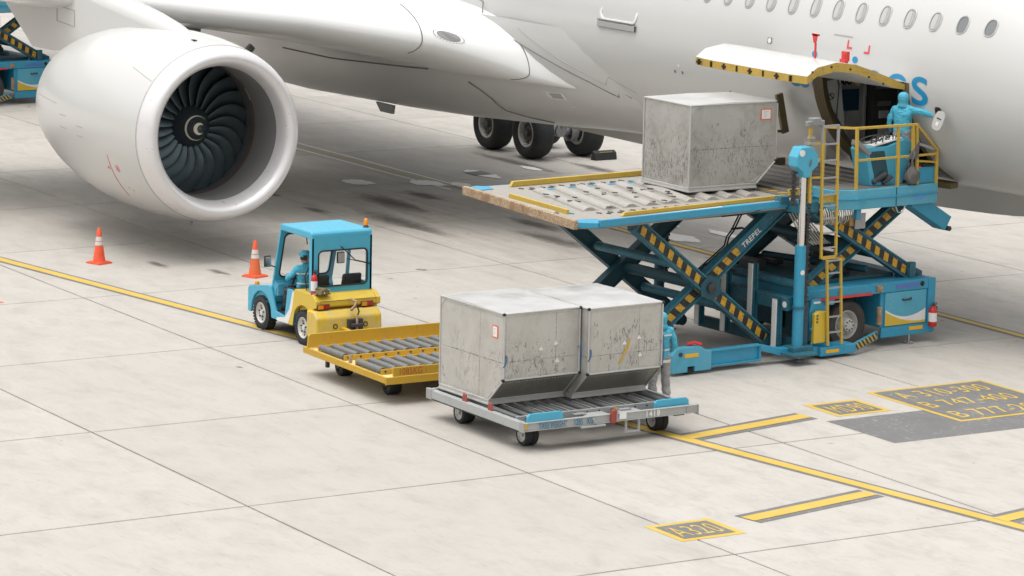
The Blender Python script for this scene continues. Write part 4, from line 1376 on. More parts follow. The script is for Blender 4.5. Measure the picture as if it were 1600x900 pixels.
# outrigger tray around the mast foot, hazard-striped skirt and jack legs
ot = lp(M().prism([(-.98, .30), (-.98, .42), (-.50, .30), (.45, .25), (.45, .14), (-.3, .10)], 'x', -.16, .02), 'outrigger_plate', 'blue', bevel=.01)
lp(M().prism([(-.5, -.02), (-.04, -.26), (.0, -.26), (.10, -.06), (.10, .40), (-.5, .40)], 'z', .17, .22, Matrix(((0, 1, 0, 0), (1, 0, 0, 0), (0, 0, 1, 0), (0, 0, 0, 1)))), 'mast_tray', 'teal', bevel=.008)
lp(M().box((-.30, .42, .06), (.10, 1.30, .235)), 'side_step', 'blue', bevel=.012)
sk = lp(M().bar((.05, 1.28, .15), (-.24, 2.12, .27), .05, .17), 'side_skirt', 'blue', bevel=.008)
hz_ = M().box((-.40, 0, -.065), (.40, .006, .065)).build('hazard_strip', MAT['hazard_low'], loader)
d3 = Vector((-.29, .84, .12)).normalized()
n3 = Vector((d3.y, -d3.x, 0)).normalized()
u3 = n3.cross(d3)
c3 = Vector((-.095, 1.70, .21)) + n3 * .026
hz_.matrix_local = Matrix(((d3.x, n3.x, u3.x, c3.x), (d3.y, n3.y, u3.y, c3.y), (d3.z, n3.z, u3.z, c3.z), (0, 0, 0, 1)))
lp(M().box((.101, .55, .115), (.107, .87, .18)), 'reflector', 'print_yellow')
def jack(x_, y_, z_):
    return lp(M().tube([(x_, y_, .03), (x_, y_, z_)], .028, 10).lathe([(0, .09), (.025, .09), (.04, .03)], (x_, y_, 0.004), (0, 0, 1), 16), 'jack_leg', 'steel', smooth=40)
jack(-.02, -.02, .2); jack(-.35, 3.05, .30); jack(-3.6, 3.05, .30); jack(-3.8, -.1, .3)
# transverse frame with pale-edged posts
lp(M().box((-3.0, -.26, .96), (-.14, -.06, 1.22)), 'cross_beam', 'teal', bevel=.01)
lp(M().tube([(-.1, -.02, 1.44), (-2.7, -.02, 1.42)], .085, 14), 'cross_cylinder', 'teal', smooth=40)
lp(M().box((-3.0, -.10, .20), (-.14, .0, .42)), 'cross_beam', 'teal_dark', bevel=.01)
for x_, z0, z1 in ((-.36, .26, 1.17), (-1.10, .42, 1.74), (-1.90, .30, 1.52), (-2.7, .3, 1.4)):
    p_ = lp(M().box((x_ - .02, -.36, z0), (x_ + .02, -.22, z1)).box((x_ - .06, -.26, z0), (x_ + .06, -.22, z1)), 'guide_post', 'teal', bevel=.004)
    lp(M().box((x_ - .062, -.385, z0), (x_ + .062, -.362, z1)), 'post_edge', 'white', p_)
lp(M().lathe([(0, .06), (.006, .06)], (-.2, -.262, 1.08), (0, -1, 0), 14, caps=True), 'frame_sticker', 'paper')
# rear chassis
ch = lp(M().box((-3.55, .36, 1.06), (-.30, 3.62, 1.26)), 'chassis_deck', 'blue', bevel=.015, label='chassis rail with faded blue paint')
lp(M().box((-3.2, .5, .42), (-1.05, 3.5, 1.06)), 'chassis_core', 'teal_dark', bevel=.01)
lp(M().box((-.293, .55, 1.055), (-.27, 2.0, 1.10)), 'red_strip', 'red', ch)
lp(M().box((-3.3, .8, 1.26), (-.8, 3.0, 1.34)), 'engine_deck', 'teal_dark', bevel=.02)
for k in range(7):
    a = random.Random(k)
    lp(M().cbox((-.9 - a.uniform(0, 2), .9 + .3 * k, 1.42), (.3 + a.uniform(0, .4), .22, .12 + a.uniform(0, .2))), 'engine_part', 'iron', bevel=.03)
lp(M().tube([(-3.0, 1.5, 1.5), (-.8, 2.3, 1.46)], .07, 10), 'exhaust_pipe', 'teal_dark', smooth=40)
cb = lp(M().box((-1.6, 2.26, .38), (-.33, 3.58, 1.06)), 'cabinet', 'blue', bevel=.012)
lp(M().box((-.34, 3.46, .20), (-.28, 3.64, 1.262)), 'cabinet_post', 'blue', cb, bevel=.01)
dr = lp(M().box((-.33, 2.36, .40), (-.30, 3.42, 1.05)), 'cabinet_door', 'cyan_worn', cb, bevel=.006)
def swoosh(low, high, n_=18):
    y0, y1 = 2.37, 3.41
    a = [(y0 + (y1 - y0) * k / n_, low(k / n_)) for k in range(n_ + 1)]
    b = [(y0 + (y1 - y0) * k / n_, high(k / n_)) for k in range(n_ + 1)]
    return a + b[::-1]
lo_ = lambda t: .405
mid_ = lambda t: .405 + max(0.0, .275 * (1 - t) ** 2.0 - .0) * 1.0 + .05 * t ** 2
hi_ = lambda t: .445 + .28 * (1 - t) ** 2.2 + .24 * t ** 2.2
def flat_x(poly_a, x_):
    n_ = len(poly_a) // 2
    a, b = poly_a[:n_], poly_a[n_:][::-1]
    return M().grid([[(x_, *p) for p in a], [(x_, *p) for p in b]])
lp(flat_x(swoosh(lo_, mid_), -.2965), 'yellow_swoosh', 'yellow_bright', dr)
lp(flat_x(swoosh(mid_, hi_), -.2955), 'white_swoosh', 'white', dr)
lp(M().tube([(-.30, 2.80, .90), (-.27, 2.82, .885), (-.27, 3.0, .895), (-.30, 3.02, .91)], .018, 8), 'door_handle', 'iron', dr, smooth=40)
lp(M().box((-.30, 2.28, .18), (-.34, 3.6, .38)), 'lower_rail', 'blue', cb, bevel=.008)
lp(M().box((-.299, 3.0, .27), (-.292, 3.35, .34)), 'reflector', 'print_yellow', cb)
lp(M().tube([(-.28, 2.2, .46), (-.28, 2.2, .80)], .055, 10), 'hinge_post', 'rust', cb, smooth=40)
lp(M().cbox((-.285, 2.18, 1.16), (.06, .14, .13)).cbox((-.25, 2.2, 1.15), (.03, .08, .08)), 'work_lamp', 'rust', ch, bevel=.01)
lp(M().cbox((-.285, 1.2, 1.17), (.04, .10, .10)), 'rail_fitting', 'rust', ch, bevel=.01)
lp(M().lathe([(0, .05), (.01, .05)], (-.299, 3.30, 1.17), (1, 0, 0), 14, caps=True), 'rail_hole', 'dark', ch)
lp(M().box((-.29, 2.62, 1.13), (-.296, 3.22, 1.20)), 'faded_print', plain('violet_print', (.10, .16, .45), .5), ch)
lp(M().box((-1.2, .5, .30), (-.75, .62, 1.06)), 'wheel_arch', 'teal_dark')
lp(M().box((-.34, .36, .30), (-.28, .92, 1.06)).box((-.34, .36, .95), (-.28, 1.05, 1.06)), 'wheel_panel', 'blue', bevel=.01)
# road wheel with a dished white hub
wh = lp(M().lathe([(-.15, .26), (-.15, .44), (-.11, .48), (.11, .48), (.15, .445), (.15, .40), (.13, .30), (.11, .27)], (-.58, 1.53, .485), (1, 0, 0), 36), 'road_wheel', 'rubber_brown', smooth=45)
lp(M().lathe([(.115, .285), (.13, .27), (.10, .25), (-.02, .22), (-.02, .14)], (-.58, 1.53, .485), (1, 0, 0), 32), 'wheel_rim', 'rim_white', wh, smooth=40)
lp(M().lathe([(-.02, .145), (.17, .135), (.20, .12), (.205, 0.001)], (-.58, 1.53, .485), (1, 0, 0), 28), 'wheel_hub', 'rim_white', wh, smooth=35)
bo = M()
for k in range(8):
    a = 2 * PI * k / 8
    bo.cbox((-.58 + .21, 1.53 + .09 * math.cos(a), .485 + .09 * math.sin(a)), (.02, .022, .022))
lp(bo, 'wheel_nuts', 'iron', wh, kind='stuff')
w2 = copy_tree(wh, loader); w2.location = (-2.7, 0, 0)
# rear pivot block
lp(M().prism([(3.0, 1.26), (3.05, 1.44), (3.4, 1.44), (3.62, 1.34), (3.62, 1.26)], 'x', -.8, -.66), 'pivot_block', 'teal', bevel=.01)
lp(M().box((-.62, 3.15, 1.262), (-.5, 3.3, 1.56)), 'pivot_stop', 'teal', bevel=.01)
# blue back plate by the mast
lp(M().prism([(.28, .36), (.24, .88), (.30, 1.14), (.50, 1.14), (.66, .92), (.66, .30)], 'x', -.10, -.06), 'mast_shield', 'blue', bevel=.008)
lp(M().box((-.058, .34, 1.06), (-.054, .50, 1.10)), 'shield_label', 'paper')
# chock holder
lp(M().bar((.02, .20, .60), (.02, .62, .64), .03, .04).bar((.02, .22, .32), (.02, .60, .34), .03, .04).bar((.03, .44, .62), (.03, .44, .33), .03, .04), 'chock_holder', 'blue')

# ladders ---------------------------------------------------------------------------------
def ladder(y0, y1, x_, z0, z1, rungs, name, ytop=None, mat='yellow'):
    ty0, ty1 = (y0, y1) if ytop is None else ytop
    l_ = lp(M().bar((x_, y0, z0), (x_, ty0, z1), .045, .05), name, mat, bevel=.006)
    lp(M().bar((x_, y1, z0), (x_, ty1, z1), .045, .05), 'stringer', mat, l_, bevel=.006)
    for z_ in rungs:
        t = (z_ - z0) / (z1 - z0)
        a, b = y0 + (ty0 - y0) * t, y1 + (ty1 - y1) * t
        lp(M().bar((x_, a + .02, z_), (x_, b - .02, z_), .04, .028), 'rung', 'steel_worn', l_)
    return l_
MAT['steel_worn'] = paint('worn_rung_steel', (.36, .36, .36), .45, .1, dirt=.2, sc=6, metal=.4)
ladder(.34, .70, .10, 1.95, 4.14, [2.15, 2.43, 2.71, 2.95, 3.16, 3.48, 3.81, 4.12], 'upper_ladder', (.26, .65))
lp(M().bar((.10, .26, 4.14), (.10, .26, 4.46), .04, .045).bar((.10, .65, 4.14), (.10, .65, 4.46), .04, .045).bar((.10, .24, 4.46), (.10, .67, 4.46), .04, .04), 'ladder_hoop', 'steel_worn')
lp(M().box((.075, .36, 1.93), (.125, .72, 1.99)), 'ladder_foot', 'yellow')
lp(M().box((.02, .30, 3.0), (.06, .70, 3.16)), 'ladder_plate', 'yellow', bevel=.006)
ladder(.56, .90, .13, .27, 1.92, [.52, .82, 1.10, 1.38, 1.66, 1.90], 'lower_ladder', (.46, .80))
lp(M().bar((.03, .06, 3.02), (.03, .02, 4.46), .06, .06), 'lamp_post', 'yellow', bevel=.006)
for z_ in (3.50, 3.84, 4.14):
    lp(M().bar((.04, .05, z_), (.09, .30, z_), .035, .035), 'side_rung', 'yellow')
wl = lp(M().cbox((.05, .10, 4.56), (.16, .20, .14)).cbox((.05, -.04, 4.52), (.10, .12, .10)).cbox((.06, .26, 4.52), (.08, .10, .12)), 'lamp_cluster', 'grey_gear', bevel=.015)
lp(M().cbox((.06, .02, 4.26), (.10, .13, .03)).cbox((.06, .02, 4.16), (.10, .11, .05)), 'post_clamp', 'steel_worn')

# operator's platform ------------------------------------------------------------------------
pf = lp(M().prism([(-.42, .98), (-.20, 1.46), (-.20, 3.50), (-1.0, 3.50), (-1.0, .98)], 'z', 2.76, 3.14), 'operator_platform', 'cyan_worn', bevel=.012)
lp(M().prism([(-.40, .94), (-.17, 1.44), (-.17, 3.49), (-.95, 3.49), (-.95, .94)], 'z', 2.955, 2.975), 'platform_lip', 'blue', pf, bevel=.004)
lp(M().prism([(-.46, 1.02), (-.26, 1.49), (-.26, 3.44), (-.96, 3.44), (-.96, 1.02)], 'z', 3.141, 3.15), 'platform_floor', 'deck_dark', pf)
lp(M().box((-.199, 2.90, 2.86), (-.194, 3.22, 2.935)), 'platform_print', plain('pale_blue_print', (.10, .30, .62), .5), pf)
lp(M().box((-.2, 2.43, 2.76), (-.19, 2.445, 3.14)), 'platform_joint', 'teal_dark', pf)
lp(M().box((-.60, 2.98, 3.15), (-.28, 3.0, 3.50)).box((-.30, 3.0, 3.15), (-.28, 3.5, 3.46)), 'kick_panel', 'blue', pf, bevel=.006)
rx = -.25
RAIL = [((1.45, 3.14), (1.42, 4.33)), ((2.50, 3.14), (2.47, 4.28)), ((2.87, 3.72), (2.84, 4.31)), ((3.0, 3.14), (2.94, 4.32)), ((3.50, 2.98), (3.49, 3.76))]
rl = lp(M().bar((rx, 1.40, 4.32), (rx, 2.96, 4.31), .05, .05), 'railing', 'yellow', bevel=.006)
for a, b in RAIL:
    lp(M().bar((rx, *a), (rx, *b), .055, .055), 'rail_post', 'yellow', rl, bevel=.006)
lp(M().bar((rx, 1.45, 3.70), (rx, 3.46, 3.71), .035, .042), 'mid_rail', 'yellow', rl, bevel=.004)
lp(M().bar((rx, 2.95, 4.30), (rx, 3.52, 3.76), .045, .045), 'sloping_rail', 'yellow', rl, bevel=.004)
lp(M().bar((rx, 3.0, 3.60), (rx, 3.48, 3.55), .03, .035), 'low_rail', 'yellow', rl)
lp(M().bar((rx - .3, 2.98, 3.98), (rx - .05, 3.46, 3.80), .05, .05), 'grey_rail', 'steel_worn', rl)
lp(M().bar((-.95, 1.20, 3.14), (-.95, 1.20, 4.28), .05, .05).bar((-.95, 1.2, 4.28), (rx, 1.44, 4.32), .045, .045), 'back_post', 'yellow', rl)
# console with sloping top, wheel and levers
con = lp(M().prism([(1.98, 3.15), (1.80, 3.84), (1.84, 3.90), (2.38, 3.90), (2.78, 4.02), (3.0, 3.94), (2.78, 3.15)], 'x', -.86, -.42), 'control_console', 'cyan', bevel=.012)
lp(M().prism([(2.08, 3.22), (1.90, 3.82), (2.28, 3.82), (2.44, 3.22)], 'x', -.43, -.415), 'console_recess', 'teal_dark', con)
lp(M().prism([(2.02, 3.905), (2.02, 3.93), (2.74, 4.05), (2.76, 4.03)], 'x', -.84, -.44), 'console_top', 'white', con)
lv = random.Random(5)
lever = None
for k in range(16):
    y_ = 2.12 + lv.uniform(0, .60)
    x_ = -.80 + lv.uniform(0, .34)
    z_ = 3.93 + (y_ - 2.02) * .165
    if lever is None:
        lever = lp(M().tube([(0, 0, 0), (.01, .015, .05)], .01, 6).lathe([(0, .016), (.02, .02), (.045, .0)], (.01, .015, .05), (0, 0, 1), 8), 'control_lever', 'iron', con)
        lever.location = (x_, y_, z_)
    else:
        share(lever, con, (x_, y_, z_), (lv.uniform(-.3, .3), lv.uniform(-.3, .3), 0))
sw_ = M()
ring_pts = [(-.62 + .21 * math.cos(t * PI / 10), 2.12 + .24 * math.sin(t * PI / 10), 4.03 + .06 * math.sin(t * PI / 10)) for t in range(21)]
sw_.tube(ring_pts, .014, 6)
for t in (0, 7, 14):
    sw_.tube([(-.62, 2.12, 4.0), ring_pts[t]], .011, 5)
sw_.tube([(-.62, 2.12, 4.02), (-.62, 2.12, 3.9)], .02, 8)
lp(sw_, 'steering_wheel', 'iron', con, smooth=50)
lp(M().prism([(1.62, 4.06), (1.60, 3.96), (1.88, 3.74), (1.96, 3.80)], 'x', -.62, -.40), 'display_box', 'grey_gear', con, bevel=.012)
lp(M().tube([(-.40, 2.0, 3.22), (-.38, 2.2, 3.34), (-.36, 2.3, 3.38)], .05, 8).tube([(-.40, 2.25, 3.20), (-.37, 2.45, 3.32)], .045, 8), 'foot_pedal', 'iron', con, smooth=40)
# valve bank with hoses under the platform
vb = lp(M().cbox((-.52, 1.62, 2.50), (.20, .30, .18)), 'valve_block', 'brass', bevel=.01)
lp(M().cbox((-.40, 1.72, 2.50), (.02, .26, .30)), 'valve_plate', 'steel_worn', vb, bevel=.005)
for k in range(15):
    y_ = .78 + k * .055
    dz_ = .02 * math.sin(k * 2.1)
    lp(M().tube([(-.5, y_, 2.78), (-.44, y_, 2.70 + dz_), (-.43, y_ + .01, 2.56), (-.5, y_ + .03, 2.48 + dz_), (-.75, y_ + .1, 2.46)], .013, 6), 'hydraulic_hose', 'hose', vb, smooth=60)
for k in range(7):
    y_ = .62 + k * .07
    lp(M().tube([(-1.2, y_, 2.62), (-1.15, y_ + .12, 2.38), (-1.1, y_ + .42, 2.05), (-1.1, y_ + .55, 1.98)], .016, 6), 'hydraulic_hose', 'hose', vb, smooth=60)
lp(M().tube([(-.22, 2.45, 2.76), (-.21, 2.5, 2.64), (-.21, 2.62, 2.63), (-.22, 2.7, 2.76)], .012, 6), 'cable_loop', 'hose', pf, smooth=60)
lp(M().cbox((-.30, 1.55, 2.66), (.10, .12, .2)), 'platform_bracket', 'blue', pf, bevel=.01)
# folded support leg at the platform's outer end
lg = lp(M().bar((-.50, 3.02, 2.84), (-.50, 3.94, 2.30), .36, .30, up=(0, .5, 1)), 'support_leg', 'blue', bevel=.012)
lp(M().lathe([(-.2, .05), (.2, .05)], (-.5, 3.96, 2.20), (1, 0, 0), 12, caps=True), 'leg_roller', 'iron', lg, smooth=40)

# things that hang on the loader -------------------------------------------------------------
def extinguisher(name_label, loc, h=.42, r=.07):
    t = thing('fire_extinguisher', name_label, 'fire extinguisher', loc, 0, 'red fire extinguishers')
    M().lathe([(0, .001), (0, r * .92), (.02, r), (h * .72, r), (h * .82, r * .72), (h * .87, r * .36), (h * .93, r * .34)], (0, 0, 0), (0, 0, 1), 20).build('cylinder_body', MAT['ext_red'], t, smooth=40)
    M().lathe([(h * .22, r * 1.012), (h * .62, r * 1.012)], (0, 0, 0), (0, 0, 1), 20).build('paper_label', MAT['paper'], t, smooth=60)
    M().lathe([(h * .93, .02), (h, .022), (h, .001)], (0, 0, 0), (0, 0, 1), 10).box((-.012, -.02, h * .97), (.012, .10, h * 1.0)).box((-.012, -.02, h * 1.03), (.012, .09, h * 1.06)).build('valve_handle', MAT['iron'], t)
    M().tube([(0, .03, h * .95), (0, r * 1.1, h * .85), (0, r * 1.25, h * .5), (0, r * 1.15, h * .3)], .011, 6).build('discharge_hose', MAT['cable'], t, smooth=60)
    return t
extinguisher('red fire extinguisher strapped to the loader cabinet low down by the apron', lw(-.20, 3.52, .32), .44, .085)
extinguisher('small red fire extinguisher standing on the raised operator platform', lw(-.42, 3.22, 3.15), .36, .07)
chk = thing('wheel_chock', 'yellow wheel chock pair strapped to the loader beside its ladder', 'wheel chock', lw(.02, .42, .32), TH, 'wheel chocks')
M().prism([(-.17, 0), (-.16, .56), (-.06, .62), (.14, .60), (.17, .50), (.12, .0)], 'x', -.04, .06).build('chock_block', MAT['yellow_bright'], chk, bevel=.02)
for k in range(3):
    M().box((.061, -.12, .40 + .06 * k), (.068, -.08, .43 + .06 * k)).build('chock_slot', MAT['iron'], chk)
bag = thing('canvas_bag', 'grey canvas bag hanging from the yellow platform rail', 'bag', lw(-.22, 2.84, 3.15), TH)
bgm = bpy.data.meshes.new('bag_body')
bb = bmesh.new()
bmesh.ops.create_icosphere(bb, subdivisions=3, radius=1)
for v in bb.verts:
    z = v.co.z
    wx = .10 if z < .1 else .10 * (1 - .75 * (z - .1) / .9)
    f = 1 + .16 * math.sin(7 * v.co.x + 3 * z) + .12 * math.sin(9 * v.co.y - 5 * z)
    v.co = Vector((v.co.x * wx * f, v.co.y * wx * 1.55 * f, .20 + z * .20))
bb.to_mesh(bgm); bb.free()
bgm.materials.append(MAT['grey_cloth']); bgm.shade_smooth()
bo_ = bpy.data.objects.new('bag_body', bgm); COL.objects.link(bo_); bo_.parent = bag
M().tube([(0, 0, .36), (.02, -.03, .48), (.03, .02, .60), (.0, .02, .66)], [.03, .02, .03, .02], 8).build('bag_strap', MAT['grey_cloth'], bag, smooth=60)
M().prism([(-.16, .50), (.14, .50), (.16, .86), (.06, .74)], 'x', -.01, .01).build('bag_flap', MAT['grey_cloth'], bag, bevel=.004)

# a second loader far behind the engine, of the same make
far_loader = copy_tree(loader)
far_loader.location = (-91.44, 36.61, 0)
far_loader['label'] = 'distant blue loader half hidden behind the engine at upper left'

# ---------------------------------------------------------------- air cargo containers
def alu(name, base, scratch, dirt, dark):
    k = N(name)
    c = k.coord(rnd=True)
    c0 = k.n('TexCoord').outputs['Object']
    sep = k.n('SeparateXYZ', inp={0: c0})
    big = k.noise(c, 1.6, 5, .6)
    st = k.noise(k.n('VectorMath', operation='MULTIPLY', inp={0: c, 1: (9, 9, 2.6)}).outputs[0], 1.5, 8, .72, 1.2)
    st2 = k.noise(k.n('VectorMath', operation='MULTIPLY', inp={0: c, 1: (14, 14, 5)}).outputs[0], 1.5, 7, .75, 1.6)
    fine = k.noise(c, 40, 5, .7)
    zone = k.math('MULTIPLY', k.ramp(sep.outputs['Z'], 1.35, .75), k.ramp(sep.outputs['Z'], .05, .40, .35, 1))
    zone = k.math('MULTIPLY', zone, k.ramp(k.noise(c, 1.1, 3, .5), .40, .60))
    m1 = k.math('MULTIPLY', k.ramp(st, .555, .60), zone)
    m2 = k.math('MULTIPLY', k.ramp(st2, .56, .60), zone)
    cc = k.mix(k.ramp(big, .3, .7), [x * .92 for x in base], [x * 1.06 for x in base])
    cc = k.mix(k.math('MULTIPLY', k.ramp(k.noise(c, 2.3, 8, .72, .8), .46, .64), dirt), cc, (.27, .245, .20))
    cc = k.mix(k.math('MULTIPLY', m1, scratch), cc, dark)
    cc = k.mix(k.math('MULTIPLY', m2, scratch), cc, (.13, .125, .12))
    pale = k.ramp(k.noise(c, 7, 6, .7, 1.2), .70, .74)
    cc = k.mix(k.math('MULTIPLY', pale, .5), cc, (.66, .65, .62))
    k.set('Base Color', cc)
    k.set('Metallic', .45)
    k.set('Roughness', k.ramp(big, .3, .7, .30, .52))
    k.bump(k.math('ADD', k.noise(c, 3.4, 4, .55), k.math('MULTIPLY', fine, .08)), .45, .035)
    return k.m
MAT['alu'] = alu('container_aluminium', (.52, .505, .472), .8, .24, (.09, .085, .08))
MAT['alu_dirty'] = alu('container_aluminium_scuffed', (.46, .45, .428), .62, .45, (.10, .097, .092))
MAT['alu_bevel_shaded'] = alu('container_bevel_shaded', (.27, .26, .235), .5, .5, (.06, .055, .05))  # stained bevel sheet, with the shade of its underside put into a darker base
MAT['alu_top'] = alu('container_roof_sheet', (.53, .525, .515), .15, .06, (.3, .3, .3))
MAT['joint_dirty'] = paint('container_joint_dirty', (.40, .385, .35), .5, .35, (.10, .085, .06), .5, (.14, .11, .07), 3.0)
MAT['red_worn'] = paint('worn_dark_red', (.30, .05, .035), .55, .15, (.35, .25, .2), .35, (.08, .03, .02), 5)
MAT['alu_edge'] = paint('container_edge_rail', (.50, .495, .475), .4, .08, (.3, .29, .27), .3, (.25, .22, .18), 4, metal=.3)
MAT['orange_frame'] = plain('placard_orange', (.72, .12, .05), .5)
MAT['strap_blue'] = plain('strap_blue', (.05, .13, .25), .7)
W1, W0, DP, HH, KN = 2.007, 1.562, 1.534, 1.626, .50
def scuffs(t, n, box, plane, seed, slant=.3, long_=.10):
    """black rubber scrape marks: thin strokes lying on one face (plane 'y': x-z strokes at y = 0; 'x': y-z strokes on the end wall)"""
    rr_ = random.Random(seed)
    m_ = M()
    a0, a1, z0, z1 = box
    cl = [(rr_.uniform(a0, a1), rr_.uniform(z0, z1)) for _ in range(max(3, n // 7))]
    for _ in range(n):
        ca, cz = rr_.choice(cl)
        a, z = ca + rr_.gauss(0, .07), cz + rr_.gauss(0, .06)
        if not (a0 < a < a1 and z0 < z < z1): continue
        L_, w_ = rr_.uniform(.02, long_), rr_.uniform(.004, .013)
        th = rr_.gauss(PI / 2, slant)
        pts = []
        for k in range(5):
            u = k / 4
            bend = .10 * L_ * math.sin(PI * u) * rr_.choice((-1, 1)) * .4
            pts.append((a + (u - .5) * L_ * math.cos(th) + bend * math.sin(th), z + (u - .5) * L_ * math.sin(th) - bend * math.cos(th), w_ * math.sin(PI * (.12 + .76 * u)) * rr_.uniform(.6, 1.2)))
        row = [[], []]
        for p in pts:
            for i_, s_ in enumerate((-1, 1)):
                q = (p[0] + s_ * p[2] * math.sin(th), p[1] - s_ * p[2] * math.cos(th))
                row[i_].append(Vector((q[0], .0105, q[1])) if plane == 'y' else Vector((W1 - .0135, q[0], q[1])))
        m_.grid(row)
    return m_.build('scuff_marks', MAT['scuff'], t, fixn=False, kind='stuff')
MAT['scuff'] = plain('rubber_scuff', (.235, .225, .208), .7)
def container(label, loc, rz, skin_mat, placard=(1.72, 1.18), sc=1.0, extra=True, pw=.085):
    t = thing('cargo_container', label, 'cargo container', loc, rz, 'aluminium air cargo containers')
    t.scale = (sc, sc, sc)
    b0 = .085
    sk_ = MAT[skin_mat]
    body = M()
    P5 = [(.02, b0), (W0 - .01, b0), (W1 - .015, KN), (W1 - .015, HH - .02), (.02, HH - .02)]
    body.prism(P5, 'y', .012, DP - .012)
    bo2 = body.build('container_shell', [sk_, MAT['alu_bevel_shaded']], t, bevel=.006)
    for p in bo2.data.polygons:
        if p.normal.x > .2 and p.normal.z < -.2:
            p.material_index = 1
    M().prism([(.0, HH - .012), (.03, HH + .004), (W1 / 2, HH + .02), (W1 - .03, HH + .004), (W1, HH - .012)], 'y', .004, DP - .004).build('roof_sheet', MAT['alu_top'], t, smooth=30)
    bs = M().box((-.01, -.01, 0), (W0 + .01, DP + .01, .035)).box((.0, .0, .03), (W0, DP, b0 + .002))
    bs.build('base_pallet', MAT['alu_edge'], t, bevel=.008)
    def rail(p, q, wd=.028, nm='edge_rail'):
        return M().bar(p, q, wd, wd).build(nm, MAT['alu_edge'], t, bevel=.008)
    for y_ in (.008, DP - .008):
        loop = [(.012, b0), (W0, b0), (W1 - .006, KN), (W1 - .006, HH - .008), (.012, HH - .008)]
        for i in range(5):
            a, b = loop[i], loop[(i + 1) % 5]
            rail((a[0], y_, a[1]), (b[0], y_, b[1]))
    for x_, z_ in ((.012, HH - .008), (W1 - .006, HH - .008), (W1 - .006, KN), (W0, b0 + .01)):
        rail((x_, 0, z_), (x_, DP, z_))
    for y_ in (.0, DP):
        for z_ in (HH - .01, KN):
            m_ = M().lathe([(-.028, .001), (-.026, .02), (0, .03), (.026, .02), (.028, .001)], (W1 - .006, y_, z_), (0, 1, 0), 10)
            m_.build('corner_cap', MAT['black'], t, smooth=50)
    # sheet joints, rivet rows and gussets
    for z_ in (.78,):
        M().box((.05, .0085, z_), (W1 - .05, .0125, z_ + .016)).build('sheet_joint', MAT['joint_dirty'], t)
        M().box((W1 - .0145, .05, z_ + .02), (W1 - .0115, DP - .05, z_ + .03)).build('sheet_joint', MAT['joint_dirty'], t)
    for x_ in (1.25,):
        M().box((x_, .0095, b0 + .05), (x_ + .006, .0125, HH - .05)).build('sheet_joint', MAT['joint_dirty'], t)
    for y_ in (1.05,):
        M().box((W1 - .0145, y_, KN + .03), (W1 - .0115, y_ + .006, HH - .05)).build('sheet_joint', MAT['joint_dirty'], t)
    rv = M()
    for k in range(32):
        x_ = .08 + k * (W1 - .16) / 31
        rv.cbox((x_, .005, HH - .062), (.011, .01, .011))
        if x_ < W0:
            rv.cbox((x_, .005, b0 + .05), (.011, .01, .011))
    for k in range(26):
        y_ = .06 + k * (DP - .12) / 25
        rv.cbox((W1 - .008, y_, HH - .062), (.012, .011, .011)).cbox((W1 - .008, y_, KN + .05), (.012, .011, .011))
        rv.cbox((W0 + .015 + .012, y_, b0 + .05), (.014, .011, .011)).cbox((W1 - .045, y_, KN - .05), (.02, .011, .011))
    for k in range(22):
        z_ = KN + .06 + k * (HH - KN - .12) / 21
        rv.cbox((W1 - .055, .005, z_), (.011, .01, .011)).cbox((W1 - .008, .05, z_), (.012, .011, .011)).cbox((W1 - .008, DP - .05, z_), (.012, .011, .011))
    rv.build('rivets', MAT['alu_edge'], t, kind='stuff')
    gs = [((.03, HH - .03), (.17, HH - .03), (.03, HH - .17))]
    for g_ in gs:
        M().prism(list(g_), 'y', .0055, .0105).build('gusset', MAT['alu_edge'], t)
    M().prism([(DP - .04, HH - .04), (DP - .17, HH - .04), (DP - .04, HH - .17)], 'x', W1 - .0135, W1 - .0085).build('gusset', MAT['alu_edge'], t)
    M().prism([(W0 - .03, b0 + .03), (W0 + .10, b0 + .17), (W0 - .18, b0 + .03)], 'y', .0055, .0105).build('gusset', MAT['alu_edge'], t)
    # placard
    px, pz = placard
    pl = M().box((px - pw, .004, pz), (px + pw, .0075, pz + .21)).build('placard_frame', MAT['orange_frame'], t)
    M().box((px - pw + .02, .0015, pz + .02), (px + pw - .02, .0039, pz + .19)).build('placard_paper', MAT['paper'], pl)
    pr_ = M()
    for k in range(6):
        pr_.box((px - .05, .0008, pz + .045 + .022 * k), (px + .02 + .028 * ((k * 37) % 3 - 1), .0014, pz + .05 + .022 * k))
    pr_.build('placard_print', MAT['seam_soft'], pl, kind='stuff')
    # blue door straps, latch
    M().tube([(W1 + .002, .05, .92), (W1 + .02, .045, .86), (W1 + .018, .03, .78), (W1 - .005, .0, .72)], .014, 6).build('door_strap', MAT['strap_blue'], t, smooth=60)
    M().tube([(W1 - .01, DP + .02, 1.05), (W1 + .01, DP + .03, .8), (W1 - .02, DP + .025, .56)], .014, 6).build('door_strap', MAT['strap_blue'], t, smooth=60)
    M().cbox((W1 + .004, DP - .03, .95), (.03, .03, .03)).build('door_latch', MAT['grey_gear'], t, bevel=.006)
    # white handling triangles stencilled on the end
    if extra:
        tr = M()
        for y_, z_ in ((.75, .95), (1.05, 1.02), (1.08, .72)):
            tr.add([(W1 - .0105, y_ - .05, z_), (W1 - .0105, y_ + .05, z_), (W1 - .0105, y_, z_ + .07)], [(0, 1, 2)])
        tr.build('stencil_marks', MAT['paper'], t, fixn=False, kind='stuff')
    return t
k1 = container('front aluminium container with orange placard on the grey trailer', (-48.49, 28.29, .525), .035, 'alu')
k2 = container('rear aluminium container with yellow scrape on the grey trailer', (-48.32, 29.85, .525), .035, 'alu', (.5, 1.2))
